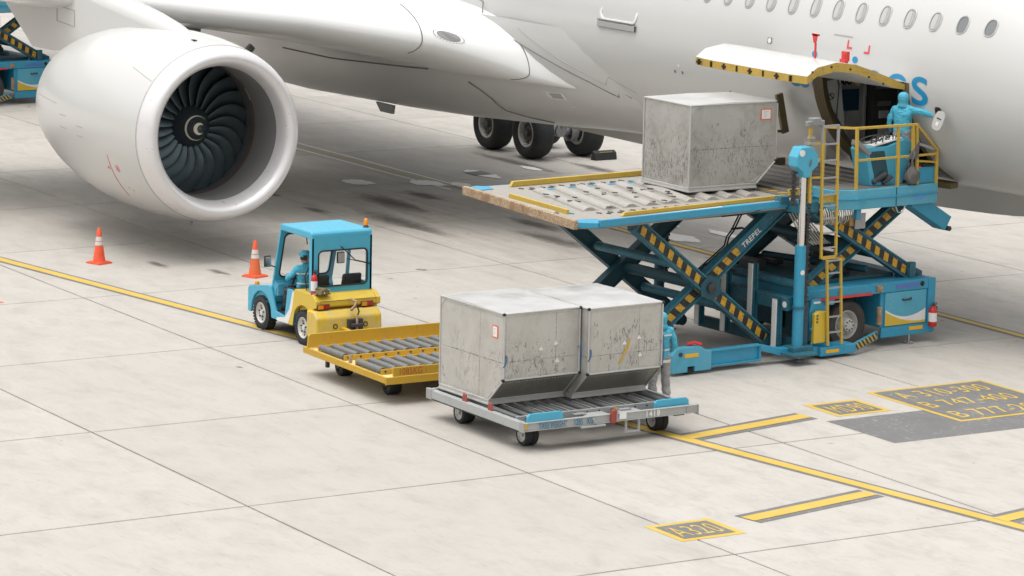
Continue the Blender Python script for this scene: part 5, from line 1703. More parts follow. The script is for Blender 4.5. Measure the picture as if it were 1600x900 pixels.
k3 = container('scuffed aluminium container riding on the raised loader deck', (-51.72, 35.57, 3.048), PI / 2 + .013, 'alu_dirty', (1.74, 1.28), 1.022, False, .12)
scuffs(k1, 70, (.10, 1.35, .56, 1.15), 'x', 1, .6, .075)
scuffs(k1, 16, (.1, 1.8, .25, .95), 'y', 2, 1.0, .07)
scuffs(k2, 75, (.12, 1.42, .56, 1.35), 'x', 3, .16, .11)
scuffs(k3, 95, (.10, 1.80, .35, 1.30), 'y', 5, .35, .10)
def back_wall_scuffs(t, n, seed):
    rr_ = random.Random(seed)
    m_ = M()
    for _ in range(n):
        y_, z_ = rr_.uniform(.06, 1.46), .12 + abs(rr_.gauss(0, .42))
        if z_ > 1.45: continue
        L_, w_ = rr_.uniform(.015, .085), rr_.uniform(.004, .012)
        dx_ = rr_.gauss(0, .25) * L_
        m_.add([(.0185, y_ - w_, z_), (.0185, y_ + w_, z_), (.0185, y_ + w_ * .6 + dx_, z_ + L_), (.0185, y_ - w_ * .6 + dx_, z_ + L_)], [(0, 3, 2, 1)])
    m_.build('scuff_marks', MAT['scuff'], t, fixn=False, kind='stuff')
back_wall_scuffs(k3, 260, 6)
# yellow chalk scrape on the rear container
M().add([(W1 - .009, a, b) for a, b in ((.62, .62), (.68, .62), (.74, .74), (.84, .88), (.88, 1.04), (.84, 1.04), (.78, .90), (.70, .76))], [tuple(range(8))]).build('yellow_scrape', MAT['mark_yellow'], k2, fixn=False)

# container inside the hold
hc = thing('cargo_container', 'pale container numbered 608 standing inside the aircraft hold', 'cargo container', (-54.65, 40.42, 3.10), 0, 'aluminium air cargo containers')
M().prism([(0, .0), (.75, .0), (.75, 1.84), (0, 1.84)], 'y', 0, .95).build('container_shell', MAT['alu_top'], hc, bevel=.01)
M().box((.751, .12, 1.02), (.758, .78, 1.46)).build('blue_panel', plain('placard_dark_blue', (.012, .05, .10), .5), hc)
M().bar((.755, .93, 0), (.755, .93, 1.84), .05, .05).build('edge_rail', MAT['alu_edge'], hc, bevel=.006)
letters('608', .24, (.752, .22, 1.56), (0, 1, 0), (0, 0, 1), 1.0, .008, 1.0, .006).build('lettering', MAT['black'], hc, fixn=False)
hc2 = thing('cargo_container', 'dark container with pale fittings deep inside the hold', 'cargo container', (-54.45, 41.45, 3.10), 0, 'aluminium air cargo containers')
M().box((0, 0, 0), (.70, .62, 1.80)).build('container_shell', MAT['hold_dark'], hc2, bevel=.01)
for y_, z_, a, b in ((.1, 1.1, .35, .10), (.15, .85, .25, .16), (.14, .40, .3, .3), (.05, 1.45, .5, .10), (.1, .1, .4, .2)):
    M().box((.701, y_, z_), (.72, y_ + a, z_ + b)).build('fitting', MAT['lining'] if a < .32 else MAT['grey_gear'], hc2, bevel=.006)
M().bar((.72, .63, 0), (.72, .63, 1.8), .03, .03).build('edge_rail', MAT['grey_gear'], hc2)

# ---------------------------------------------------------------- grey roller trailer
def castor(parent, x, y, r, wd, mat_rim, fork=True, bracket='galv'):
    wh_ = M().lathe([(-wd / 2, r * .62), (-wd / 2, r * .9), (-wd * .42, r), (-wd * .06, r), (-wd * .03, r * .93), (wd * .03, r * .93), (wd * .06, r), (wd * .42, r), (wd / 2, r * .9), (wd / 2, r * .62)], (x, y, r), (0, 1, 0), 28).build('wheel', MAT['rubber'], parent, smooth=45)
    M().lathe([(-wd / 2 - .002, r * .64), (-wd / 2 - .006, r * .56), (-wd / 2 + .03, r * .50), (-wd / 2 + .03, r * .22), (-wd / 2 - .012, r * .20), (-wd / 2 - .012, .001)], (x, y, r), (0, 1, 0), 24).build('rim', MAT[mat_rim], wh_, smooth=40)
    if fork:
        M().prism([(x - .10, .33), (x + .12, .33), (x + .06, r * .9), (x - .04, r * .9)], 'y', y - wd / 2 - .035, y - wd / 2 - .022).box((x - .12, y - wd / 2 - .04, .31), (x + .14, y + wd / 2 + .04, .335)).prism([(x - .10, .33), (x + .12, .33), (x + .06, r * .9), (x - .04, r * .9)], 'y', y + wd / 2 + .022, y + wd / 2 + .035).build('wheel_bracket', MAT[bracket], wh_)
    return wh_
gd = thing('roller_trailer', 'grey galvanised roller trailer carrying two aluminium containers', 'trailer', (-48.6, 28.15, 0), R(.3), 'baggage train trailers')
LX, LY = 3.10, 3.44
fr_ = M().box((0, 0, .36), (LX - .10, .05, .505)).box((0, .0505, .475), (LX - .10, .11, .505)).box((0, .0505, .36), (LX - .10, .11, .38))
fr_.build('side_channel', MAT['galv'], gd, bevel=.006)
M().box((0, LY - .06, .36), (LX - .1, LY, .505)).build('side_channel', MAT['galv'], gd, bevel=.006)
M().box((-.06, 0, .36), (-.001, LY, .505)).build('end_channel', MAT['galv'], gd, bevel=.006)
f1 = M().box((LX - .06, .0, .365), (LX - .01, 1.74, .51)).box((LX - .009, .0, .365), (LX + .012, 1.74, .38)).box((LX - .009, .0, .495), (LX + .012, 1.74, .51))
f1.build('front_channel', MAT['galv'], gd, bevel=.005)
fo = M().box((LX + .0, 1.79, .385), (LX + .05, LY - .0, .525)).box((LX + .051, 1.79, .385), (LX + .068, LY, .40)).box((LX + .051, 1.79, .51), (LX + .068, LY, .525))
fo.build('front_channel', MAT['galv'], gd, bevel=.005)
M().box((LX + .051, LY - .24, .40), (LX + .066, LY - .02, .51)).box((LX - .0, LY - .02, .36), (LX + .08, LY + .005, .53)).build('end_cap', MAT['steel_worn'], gd, bevel=.004)
M().box((LX - .02, 1.70, .36), (LX + .07, 1.79, .58)).build('hinge_block', MAT['red_worn'], gd, bevel=.01)
M().box((LX + .071, 1.84, .42), (LX + .074, 1.98, .53)).build('hinge_label', MAT['paper'], gd)
M().tube([(LX + .03, 1.80, .52), (LX + .03, 1.80, .66)], .03, 8).build('hinge_pin', MAT['rust'], gd, smooth=40)
for y0, y1, nm in ((.10, .80, 'x'), (2.62, 3.31, 'y')):
    M().prism([(y0, .50), (y0, .60), (y0 + .05, .645), (y1 - .05, .645), (y1, .60), (y1, .50)], 'x', LX - .08, LX - .035).build('end_stop', MAT['cyan'], gd, bevel=.006)
letters('TARE WEIGHT', .150, (LX + .012, .29, .388), (0, 1, 0), (0, 0, 1), .57, .002, 1.0, .003).build('lettering', plain('stencil_blue', (.05, .19, .30), .6), gd, fixn=False)
letters('1285   KG', .150, (LX + .012, .97, .388), (0, 1, 0), (0, 0, 1), .62, .002, 1.0, .003).build('lettering', bpy.data.materials['stencil_blue'], gd, fixn=False)
letters('1418', .135, (LX + .068, 2.36, .412), (0, 1, 0), (0, 0, 1), .95, .004, 1.2, .003).build('lettering', MAT['paper'], gd, fixn=False)
M().box((-.07, -.006, .34), (.12, .055, .52)).build('corner_plate', MAT['steel_worn'], gd, bevel=.004)
M().box((LX - .12, -.012, .35), (LX + .02, .02, .515)).build('corner_plate', MAT['steel_worn'], gd, bevel=.004)
M().box((LX + .013, .005, .40), (LX + .018, .07, .50)).build('corner_mark', MAT['dolly_yellow'], gd)
# stirrup and tow plate below the front channel
M().bar((LX + .0, 2.02, .38), (LX + .0, 2.02, .18), .03, .03).bar((LX + .0, 2.28, .38), (LX + .0, 2.28, .18), .03, .03).bar((LX, 2.0, .18), (LX, 2.30, .18), .03, .03).build('step_stirrup', MAT['galv'], gd)
M().box((LX - .1, 1.10, .33), (LX + .06, 1.58, .36)).build('tow_plate', MAT['galv'], gd, bevel=.004)
M().tube([(LX + .03, 1.42, .37), (LX + .05, 1.36, .42), (LX + .04, 1.34, .48)], .012, 6).build('tow_hook', MAT['galv'], gd)
# roller bed
rbp = None
for i in range(14):
    y_ = .24 + i * .228
    m_ = M().tube([(0, 0, 0), (2.50, 0, 0)], .042, 12)
    if rbp is None:
        rbp = m_.build('roller', MAT['roller_grey'], gd, smooth=40); rbp.location = (.14, y_, .478)
    else:
        share(rbp, gd, (.14, y_, .478))
    if i in (2, 3, 4, 6, 8, 9, 11):
        M().bar((1.9, y_ + .11, .50), (2.62, y_ + .11, .50), .022, .012).build('roller_divider', MAT['galv'], gd)
M().box((2.66, .12, .40), (2.70, LY - .1, .535)).build('inner_rail', MAT['galv'], gd, bevel=.004)
for i in range(13):
    M().lathe([(0, .016), (.012, .016)], (2.70, .3 + i * .24, .49), (1, 0, 0), 8, caps=True).build('rail_bolt', MAT['iron'], gd)
M().box((2.72, .3, .41), (3.02, 3.3, .43)).build('tray', MAT['iron'], gd)
for y0, y1 in ((1.3, 1.75), (1.95, 2.4)):
    M().box((2.75, y0, .47), (2.98, y1, .49)).build('tray_lid', MAT['galv'], gd, bevel=.003)
for y_ in (1.25, 2.15):
    M().cbox((2.85, y_, .505), (.10, .22, .03)).build('lock_lever', MAT['steel_worn'], gd, bevel=.006)
for x_ in (1.12, 1.95):
    M().prism([(x_ - .07, .48), (x_ + .09, .48), (x_ + .05, .62), (x_ - .04, .64)], 'y', .045, .075).build('side_stop', MAT['red_worn'], gd, bevel=.008)
M().box((-.05, .35, .505), (.04, .62, .63)).build('end_stop', MAT['letter_blue'], gd, bevel=.006)
for y_ in (.1, LY - .3):
    M().box((.02, y_, .30), (2.9, y_ + .2, .36)).build('axle_beam', MAT['iron'], gd)
castor(gd, .62, .36, .19, .24, 'rim_white')
castor(gd, 2.56, .42, .19, .24, 'rim_white')
castor(gd, .62, 3.02, .19, .24, 'rim_white')
castor(gd, 2.56, 3.02, .19, .24, 'rim_white')

# ---------------------------------------------------------------- yellow roller trailer
yd = thing('roller_trailer', 'empty yellow roller trailer coupled behind the tow tractor', 'trailer', (-52.85, 27.98, 0), R(-.5), 'baggage train trailers')
YX, YY = 3.12, 3.30
M().box((0, 0, .39), (YX - .05, .045, .505)).build('side_channel', MAT['dolly_yellow'], yd, bevel=.006)
M().box((0, YY - .05, .39), (YX - .05, YY, .505)).build('side_channel', MAT['dolly_yellow'], yd, bevel=.006)
M().box((YX - .045, .0, .375), (YX, YY, .505)).build('front_channel', MAT['dolly_yellow'], yd, bevel=.006)
M().box((-.04, 0, .39), (-.001, YY, .50)).build('end_channel', MAT['dolly_yellow'], yd, bevel=.006)
M().box((.01, .05, .455), (YX - .05, YY - .06, .49)).build('deck_plate', MAT['dolly_top'], yd, bevel=.003)
M().prism([(0, .505), (.02, .72), (.06, .76), (YY, .76), (YY, .505)], 'x', .10, .14).build('back_board', MAT['dolly_yellow'], yd, bevel=.006)
M().box((YX - .07, .16, .507), (YX - .035, .82, .665)).build('front_board', MAT['dolly_yellow'], yd, bevel=.005)
M().box((YX - .07, .825, .507), (YX - .035, 1.9, .660)).build('front_board', MAT['dolly_yellow'], yd, bevel=.005)
letters('1085KG', .165, (YX - .035, .26, .53), (0, 1, 0), (0, 0, 1), .82, .002, 1.08, .004).build('lettering', plain('stencil_red', (.40, .10, .02), .6), yd, fixn=False)
yr = None
for row, (xa, xb) in enumerate(((.44, 1.36), (1.86, 2.74))):
    n_ = 12
    M().box((xa - .05, .08, .49), (xa - .02, 3.1, .585)).box((xb + .02, .08, .49), (xb + .05, 3.1, .585)).build('roller_rail', MAT['dolly_yellow'], yd, bevel=.004)
    for i in range(n_):
        y_ = .13 + i * .255
        if yr is None:
            yr = M().tube([(-.45, 0, 0), (.45, 0, 0)], .058, 14).build('roller', MAT['roller_grey'], yd, smooth=40)
            yr.location = ((xa + xb) / 2, y_, .556)
        else:
            share(yr, yd, ((xa + xb) / 2, y_, .556))
        if row == 0 or i < 6:
            M().lathe([(0, .018), (.016, .018)], (xb + .05, y_ + .03, .545), (1, 0, 0), 8, caps=True).build('roller_bolt', MAT['iron'], yd)
M().tube([(1.62, .10, .49), (1.62, .10, .64)], .03, 8).tube([(1.56, .10, .49), (1.56, .10, .60)], .012, 6).build('lock_pin', MAT['rust'], yd, smooth=40)
for y_ in (.75, 1.6):
    M().tube([(1.62, y_, .49), (1.62, y_, .53)], .022, 8).tube([(1.62, y_ - .03, .53), (1.62, y_ + .03, .53)], .03, 8).build('lock_pin', MAT['rust'], yd, smooth=40)
for x_, y_ in ((.42, .62), (2.25, .60), (.42, 2.7), (2.25, 2.7)):
    castor(yd, x_, y_, .17, .24, 'rim_dark', True, 'iron')
M().box((.8, .02, .27), (.86, .08, .42)).build('pedal', MAT['iron'], yd)
M().bar((-.1, 1.6, .38), (-1.75, 1.72, .40), .09, .07).build('tow_bar', MAT['dolly_yellow'], yd, bevel=.006)
M().bar((YX, 1.6, .36), (4.3, 1.62, .36), .08, .06).build('rear_coupling', MAT['dolly_yellow'], yd, bevel=.006)

# ---------------------------------------------------------------- tow tractor
TB = Vector((-56.15, 29.98, 0))
tt = thing('tow_tractor', 'small cyan and yellow tow tractor with an open cab', 'tow tractor', TB)
def tp(m_, name, mats, parent=None, smooth=None, bevel=0.0, label=None, fixn=True):
    par = parent or tt
    return m_.build(name, MAT[mats] if isinstance(mats, str) else mats, par, loc=-TB if par is tt else None, smooth=smooth, bevel=bevel, label=label, fixn=fixn)
n_, f_ = 29.25, 30.62
def arch(cx, cz, r, a0, a1, k=8):
    return [(cx + r * math.cos(R(a0 + (a1 - a0) * i / k)), cz + r * math.sin(R(a0 + (a1 - a0) * i / k))) for i in range(k + 1)]
FWX, RWX, WR = -57.05, -55.30, .33
front = [(-57.62, .28), (-57.62, .74), (-57.56, .79), (-56.74, .93), (-56.66, .90), (-56.44, .46), (-56.04, .42), (-56.04, .30), (-56.62, .30)] + arch(FWX, .33, .43, 0, 180)[1:] + [(-57.5, .28)]
for a_, b_ in ((n_, n_ + .05), (f_ - .05, f_)):
    tp(M().prism(front, 'y', a_, b_), 'front_fender', 'cyan', bevel=.012)
tp(M().prism([(-57.60, .40), (-57.60, .73), (-57.54, .775), (-56.74, .91), (-56.70, .60), (-56.6, .40)], 'y', n_ + .051, f_ - .051), 'bonnet', 'cyan', bevel=.02)
tp(M().prism([(-56.72, .9), (-56.72, 1.02), (-56.60, 1.04), (-56.52, .9), (-56.62, .6), (-56.70, .6)], 'y', n_ + .06, f_ - .06), 'dashboard', 'cyan', bevel=.015)
tp(M().box((-57.30, n_ - .002, .585), (-56.75, n_ + .01, .595)), 'fender_crease', 'teal', bevel=0)
tp(M().lathe([(0, .001), (0, .045), (.05, .05), (.08, .035), (.085, .001)], (-57.50, n_ + .14, .79), (0, 0, 1), 14), 'turn_lamp', 'lens_orange', smooth=40)
tp(M().cbox((-57.5, n_ + .14, .78), (.12, .12, .03)), 'lamp_base', 'iron')
# floor and door step
tp(M().box((-56.62, n_ + .05, .40), (-55.7, f_ - .05, .44)), 'cab_floor', 'iron')
tp(M().prism([(-56.6, .44), (-56.55, .92), (-56.40, .95), (-56.42, .60), (-56.30, .44)], 'y', n_ + .30, f_ - .2), 'pedal_box', 'iron', bevel=.02)
tp(M().box((-56.60, n_ + .08, .74), (-56.50, n_ + .24, .98)), 'dash_panel', 'cyan_worn', bevel=.012)
# side panel with the white and yellow sweep
side = [(-56.06, .30), (-56.06, .44), (-55.96, .98), (-55.62, .98), (-55.62, .62)] + arch(RWX, .33, .43, 140, 178, 4) + [(-55.74, .30)]
for a_, b_ in ((n_, n_ + .05), (f_ - .05, f_)):
    tp(M().prism(side, 'y', a_, b_), 'side_panel', 'cyan', bevel=.01)
sw1 = [(-56.40, .303), (-56.36, .36), (-56.05, .41), (-55.86, .60), (-55.74, .96), (-55.64, .96), (-55.66, .70), (-55.78, .40), (-55.80, .303)]
tp(M().prism(sw1, 'y', n_ - .004, n_ - .001), 'white_sweep', 'white')
sw2 = [(-55.92, .303), (-55.84, .42), (-55.73, .64), (-55.67, .96), (-55.62, .96), (-55.64, .6), (-55.72, .303)]
tp(M().prism(sw2, 'y', n_ - .008, n_ - .005), 'yellow_sweep', 'yellow_bright')
# rear body
rear = [(-55.66, .66), (-55.68, .985), (-55.62, 1.03), (-54.92, 1.03), (-54.76, .92), (-54.76, .80), (-54.90, .74)] + arch(RWX, .33, .43, 15, 150, 9)
for a_, b_ in ((n_ - .01, n_ + .08), (f_ - .08, f_ + .01)):
    tp(M().prism(rear, 'y', a_, b_), 'rear_fender', 'yellow_bright', bevel=.012)
tp(M().prism([(-55.6, .60), (-55.6, 1.028), (-54.92, 1.028), (-54.765, .92), (-54.765, .81), (-54.90, .74), (-54.95, .60)], 'y', n_ + .081, f_ - .081), 'rear_deck', 'yellow_bright', bevel=.015)
bmp = tp(M().prism([(-54.98, .24), (-54.98, .74), (-54.70, .74), (-54.58, .62), (-54.56, .30), (-54.64, .24)], 'y', n_ - .10, f_ - .06), 'rear_bumper', 'yellow_scraped', bevel=.03)
for y_ in (29.55, 30.20):
    tp(M().lathe([(0, .05), (.012, .05), (.012, .032), (.002, .032)], (-54.565, y_, .46), (1, 0, 0), 18), 'bumper_ring', 'iron', bmp)
    tp(M().lathe([(.0, .001), (.006, .030)], (-54.562, y_, .46), (1, 0, 0), 14), 'ring_centre', 'yellow', bmp)
for y_, s_ in ((29.36, 1), (30.30, 1)):
    tl = tp(M().box((-54.80, y_ - .10, .765), (-54.735, y_ + .16, .86)), 'tail_lamp_box', 'iron', bevel=.006)
    tp(M().box((-54.734, y_ - .09, .775), (-54.727, y_ + .02, .85)), 'orange_lens', 'lens_orange', tl)
    tp(M().box((-54.734, y_ + .022, .775), (-54.727, y_ + .15, .85)), 'red_lens', 'lens_red', tl)
tp(M().box((-54.58, 29.80, .28), (-54.50, 30.12, .58)).box((-54.50, 29.84, .30), (-54.40, 30.08, .36)).box((-54.50, 29.84, .44), (-54.42, 30.08, .50)), 'tow_hitch', 'iron', bevel=.01)
tp(M().tube([(-54.46, 29.96, .26), (-54.46, 29.96, .66)], .025, 8).tube([(-54.6, 29.9, .74), (-54.52, 29.94, .82), (-54.56, 30.0, .90), (-54.72, 29.96, .93)], .028, 8), 'hitch_pin', 'rust', smooth=50)
tp(M().tube([(-54.56, 30.0, .86), (-54.5, 30.02, .72), (-54.5, 29.98, .62)], .016, 6), 'trailer_cable', 'cable', smooth=50)
# cab
rf = tp(M().prism([(-56.36, 2.11), (-56.32, 2.19), (-55.10, 2.205), (-55.05, 2.16), (-55.05, 2.06), (-55.12, 2.06), (-56.33, 2.06)], 'y', n_ + .03, f_ - .03), 'cab_roof', 'cyan', bevel=.025)
def wall_with_hole(x0, x1, ya, yb, za, zb, hy0, hy1, hz0, hz1, rad, shear=0.0):
    """panel in the Y-Z plane with a rounded opening; shear moves X with height"""
    out_ = [(ya, za), (yb, za), (yb, zb), (ya, zb)]
    inn = []
    for cy, cz, a0 in ((hy1 - rad, hz0 + rad, -90), (hy1 - rad, hz1 - rad, 0), (hy0 + rad, hz1 - rad, 90), (hy0 + rad, hz0 + rad, 180)):
        for k in range(5):
            t = R(a0 + 90 * k / 4)
            inn.append((cy + rad * math.cos(t), cz + rad * math.sin(t)))
    outr = []
    for c in ((yb, za), (yb, zb), (ya, zb), (ya, za)):
        outr += [c] * 5
    P_ = lambda x_, p: (x_ + shear * (p[1] - za), p[0], p[1])
    rows_ = [[P_(x0, p) for p in outr], [P_(x0, p) for p in inn], [P_(x1, p) for p in inn], [P_(x1, p) for p in outr], [P_(x0, p) for p in outr]]
    return M().grid(rows_, closed=True), inn
wl_, inn = wall_with_hole(-55.04, -55.10, n_ + .04, f_ - .04, .98, 2.08, n_ + .18, f_ - .14, 1.15, 1.83, .09)
rw = tp(wl_, 'cab_rear_wall', 'cyan', smooth=30)
tp(M().tube([(-55.036, *p) for p in inn + inn[:1]], .016, 6, caps=False), 'window_gasket', 'black', rw)
tp(M().add([(-55.07, *p) for p in inn], [tuple(range(len(inn)))]), 'window_pane', 'glass', rw, fixn=False)
tp(M().tube([(-55.02, 29.90, 1.90), (-55.01, 29.92, 1.88), (-55.0, 30.20, 1.62), (-55.0, 30.55, 1.53)], .012, 6).tube([(-55.0, 30.02, 1.66), (-55.0, 30.55, 1.52)], .008, 5), 'window_wiper', 'black', rw)
wl_, inn2 = wall_with_hole(-56.68, -56.63, n_ + .04, f_ - .04, .96, 2.10, n_ + .14, f_ - .14, 1.10, 1.98, .10, .29)
fw = tp(wl_, 'windscreen_frame', 'cyan', smooth=30)
tp(M().tube([(-56.625 + .29 * (p[1] - .96), *p) for p in inn2 + inn2[:1]], .018, 6, caps=False), 'window_gasket', 'black', fw)
tp(M().add([(-56.65 + .29 * (p[1] - .96), *p) for p in inn2], [tuple(range(len(inn2)))]), 'windscreen_pane', 'glass', fw, fixn=False)
tp(M().bar((-55.09, n_ + .06, .98), (-55.09, n_ + .06, 2.10), .10, .06, up=(0, 1, 0)), 'cab_pillar', 'cyan', bevel=.012)
tp(M().bar((-55.09, f_ - .06, .98), (-55.09, f_ - .06, 2.10), .10, .06, up=(0, 1, 0)).bar((-56.0, f_ - .06, .98), (-55.85, f_ - .06, 2.10), .08, .05, up=(0, 1, 0)), 'cab_pillar', 'cyan', bevel=.012)
tp(M().box((-56.0, f_ - .09, .95), (-55.1, f_ - .04, 1.16)), 'cab_side_wall', 'cyan', bevel=.01)
# seats
for y0 in (29.42, 30.12):
    st_ = tp(M().box((-56.02, y0, .66), (-55.52, y0 + .44, .84)), 'seat', 'cable', bevel=.04)
    tp(M().prism([(-55.55, .82), (-55.42, 1.30), (-55.32, 1.30), (-55.40, .82)], 'y', y0 + .02, y0 + .42), 'seat_back', 'cable', st_, bevel=.04)
tp(M().lathe([(-.02, .001), (-.02, .03), (.02, .03), (.02, .001)], (-56.40, 29.66, 1.13), (-.5, 0, .85), 10).tube([Vector((-56.40, 29.66, 1.13)) + Vector((.17 * .86 * math.cos(a * PI / 10), .17 * math.sin(a * PI / 10), .17 * .5 * math.cos(a * PI / 10))) for a in range(21)], .014, 6).tube([(-56.40, 29.66, 1.13), (-56.52, 29.66, .95)], .02, 6).tube([(-56.40, 29.50, 1.13), (-56.40, 29.82, 1.13)], .012, 5), 'steering_wheel', 'cable', smooth=50)
tp(M().tube([(-56.33, 29.86, 2.08), (-56.36, 29.86, 1.98), (-56.36, 29.86, 1.88)], .01, 5).tube([(-56.35, 29.86, 1.9), (-56.35, 29.88, 1.74)], .012, 5), 'grab_strap', 'cable')
# mirrors, beacon
mr = tp(M().cbox((-56.50, 29.10, 1.44), (.05, .15, .22)), 'mirror', 'cable', bevel=.02)
tp(M().cbox((-56.472, 29.10, 1.44), (.006, .12, .18)), 'mirror_glass', 'chrome', mr)
tp(M().tube([(-56.50, 29.16, 1.36), (-56.55, 29.30, 1.30)], .012, 6), 'mirror_arm', 'cable', mr)
mr2 = tp(M().cbox((-56.32, 30.60, 1.44), (.05, .17, .23)), 'mirror', 'cable', bevel=.02)
tp(M().cbox((-56.292, 30.60, 1.44), (.006, .14, .19)), 'mirror_glass', 'chrome', mr2)
tp(M().tube([(-56.33, 30.64, 1.44), (-56.5, 30.66, 1.5)], .012, 6), 'mirror_arm', 'cable', mr2)
bc = tp(M().lathe([(0, .001), (0, .06), (.03, .05), (.05, .035), (.06, .03)], (-55.18, 30.52, 2.20), (0, 0, 1), 14), 'beacon_base', 'iron', smooth=40)
tp(M().lathe([(.05, .042), (.16, .036), (.18, .02), (.185, .001)], (-55.18, 30.52, 2.20), (0, 0, 1), 14), 'beacon_lens', 'lens_orange', bc, smooth=40)
# wheels
def tyre(cx, y0, y1, r, rim_r, side):
    """side -1: hub faces -Y"""
    c = (y0 + y1) / 2
    hw = (y1 - y0) / 2
    w_ = tp(M().lathe([(-hw * .8, rim_r), (-hw, rim_r + .04), (-hw, r - .05), (-hw * .8, r - .008), (0, r), (hw * .8, r - .008), (hw, r - .05), (hw, rim_r + .04), (hw * .8, rim_r)], (cx, c, r), (0, 1, 0), 40), 'wheel', 'rubber', smooth=45)
    tr = M()
    for k in range(34):
        a = 2 * PI * k / 34
        T_ = Matrix.Translation((cx, c, r)) @ Matrix.Rotation(a, 4, 'Y')
        for s_ in (-1, 1):
            tr.cbox((0, s_ * hw * .52, r - .002), (.034, hw * .85, .022), T_ @ Matrix.Rotation(s_ * .35, 4, 'Z'))
    tp(tr, 'tread_blocks', 'rubber', w_).__setitem__('kind', 'stuff')
    s_ = side
    tp(M().lathe([(s_ * hw * .86, rim_r + .012), (s_ * hw * .9, rim_r), (s_ * hw * .55, rim_r - .02), (s_ * hw * .40, rim_r * .62), (s_ * hw * .62, rim_r * .52), (s_ * hw * .62, rim_r * .40), (s_ * hw * .5, rim_r * .34), (s_ * hw * .8, rim_r * .26), (s_ * hw * .82, .001)], (cx, c, r), (0, 1, 0), 28), 'rim', 'rim_white', w_, smooth=35)
    nt_ = M()
    for k in range(5):
        a = 2 * PI * k / 5 + .3
        nt_.lathe([(0, .018), (.03, .018)], (cx + rim_r * .46 * math.cos(a), c + s_ * hw * .60, r + rim_r * .46 * math.sin(a)), (0, s_, 0), 6, caps=True)
        nt_.lathe([(0, .024), (.004, .024)], (cx + rim_r * .74 * math.cos(a + .6), c + s_ * hw * .47, r + rim_r * .74 * math.sin(a + .6)), (0, s_, 0), 8, caps=True)
    tp(nt_, 'wheel_nuts', 'iron', w_).__setitem__('kind', 'stuff')
    return w_
for cx in (FWX, RWX):
    tyre(cx, n_ - .02, n_ + .20, WR, .195, -1)
    tyre(cx, f_ - .20, f_ + .02, WR, .195, 1)
tp(M().box((-57.30, n_ - .003, .30), (-57.293, n_ + .01, .58)).box((-56.30, n_ - .003, .31), (-56.292, n_ + .01, .40)), 'panel_gap', 'teal_dark')
tp(M().box((-54.772, 29.34, .905), (-54.762, 30.62, .915)), 'deck_gap', 'frame_brown')
tp(M().tube([(-55.33, n_ + .09, 1.04), (-55.36, n_ + .06, 1.3), (-55.2, n_ + .05, 1.5)], .012, 6), 'lamp_cable', 'cable')
tp(M().box((-57.5, n_ + .25, .30), (-54.9, f_ - .25, .42)), 'chassis', 'iron')
# riding on the tractor
ex_ = extinguisher('red fire extinguisher mounted on the rear pillar of the tow tractor', (-54.965, 29.30, 1.0), .46, .062)
sb = thing('strap_bundle', 'bundle of brown lashing straps lying on the tractor rear deck', 'straps', (-54.86, 29.42, 1.035), R(12))
M().prism([(-.13, .0), (-.10, .10), (.02, .13), (.12, .08), (.15, .0)], 'x', -.10, .10).build('strap_roll', MAT['frame_brown'], sb, bevel=.02)
for k in range(4):
    M().tube([(-.105, -.12 + .07 * k, .02), (-.06, -.10 + .07 * k, .12 - .01 * k), (.06, -.09 + .07 * k, .125 - .015 * k), (.107, -.10 + .07 * k, .03)], .012, 6).build('strap_band', MAT['dolly_top'] if k % 2 else MAT['frame_brown'], sb, smooth=50)
M().tube([(.02, -.12, .03), (.06, -.22, .03), (.04, -.26, .04)], .014, 6).build('ratchet_handle', MAT['steel'], sb)

# ---------------------------------------------------------------- cones
MAT['cone_orange'] = paint('cone_orange', (.80, .10, .035), .5, .03, (.5, .25, .15), .12, (.35, .12, .05), 4)
MAT['cone_dirty'] = paint('cone_orange_soiled', (.72, .13, .04), .6, .10, (.4, .25, .15), .55, (.34, .17, .05), 4)
MAT['cone_white'] = paint('cone_reflective_sleeve', (.62, .60, .57), .5, .12, (.35, .33, .3), .35, (.3, .27, .24), 6)
def cone(label, loc, body_mat):
    t = thing('traffic_cone', label, 'traffic cone', loc, R(20), 'orange traffic cones')
    M().box((-.20, -.20, 0), (.20, .20, .035)).prism([(-.2 * c, -.2 * c) if False else p for p in ((-.17, -.17), (.17, -.17), (.17, .17), (-.17, .17))], 'z', .035, .05).build('cone_base', MAT['cone_orange'], t, bevel=.01)
    r = lambda z: .135 - (.135 - .035) * (z - .05) / .72
    M().lathe([(.05, r(.05)), (.40, r(.40))], (0, 0, 0), (0, 0, 1), 24).build('cone_skirt', MAT[body_mat], t, smooth=40)
    s_ = M().lathe([(.40, r(.40) + .004), (.48, r(.48) + .004)], (0, 0, 0), (0, 0, 1), 24)
    s_.build('white_band', MAT['cone_white'], t, smooth=40)
    M().lathe([(.48, r(.48)), (.495, r(.495))], (0, 0, 0), (0, 0, 1), 24).build('cone_ring', MAT['cone_dirty'], t, smooth=40)
    M().lathe([(.495, r(.495) + .004), (.585, r(.585) + .004)], (0, 0, 0), (0, 0, 1), 24).build('white_band', MAT['cone_white'], t, smooth=40)
    M().lathe([(.585, r(.585)), (.755, r(.755)), (.775, .028), (.778, .001)], (0, 0, 0), (0, 0, 1), 24).build('cone_tip', MAT['cone_orange'], t, smooth=40)
    return t
cone('clean orange cone standing alone in front of the engine', (-65.30, 29.55, 0), 'cone_orange')
cone('soiled orange cone standing just beyond the tow tractor bonnet', (-62.42, 31.85, 0), 'cone_dirty')
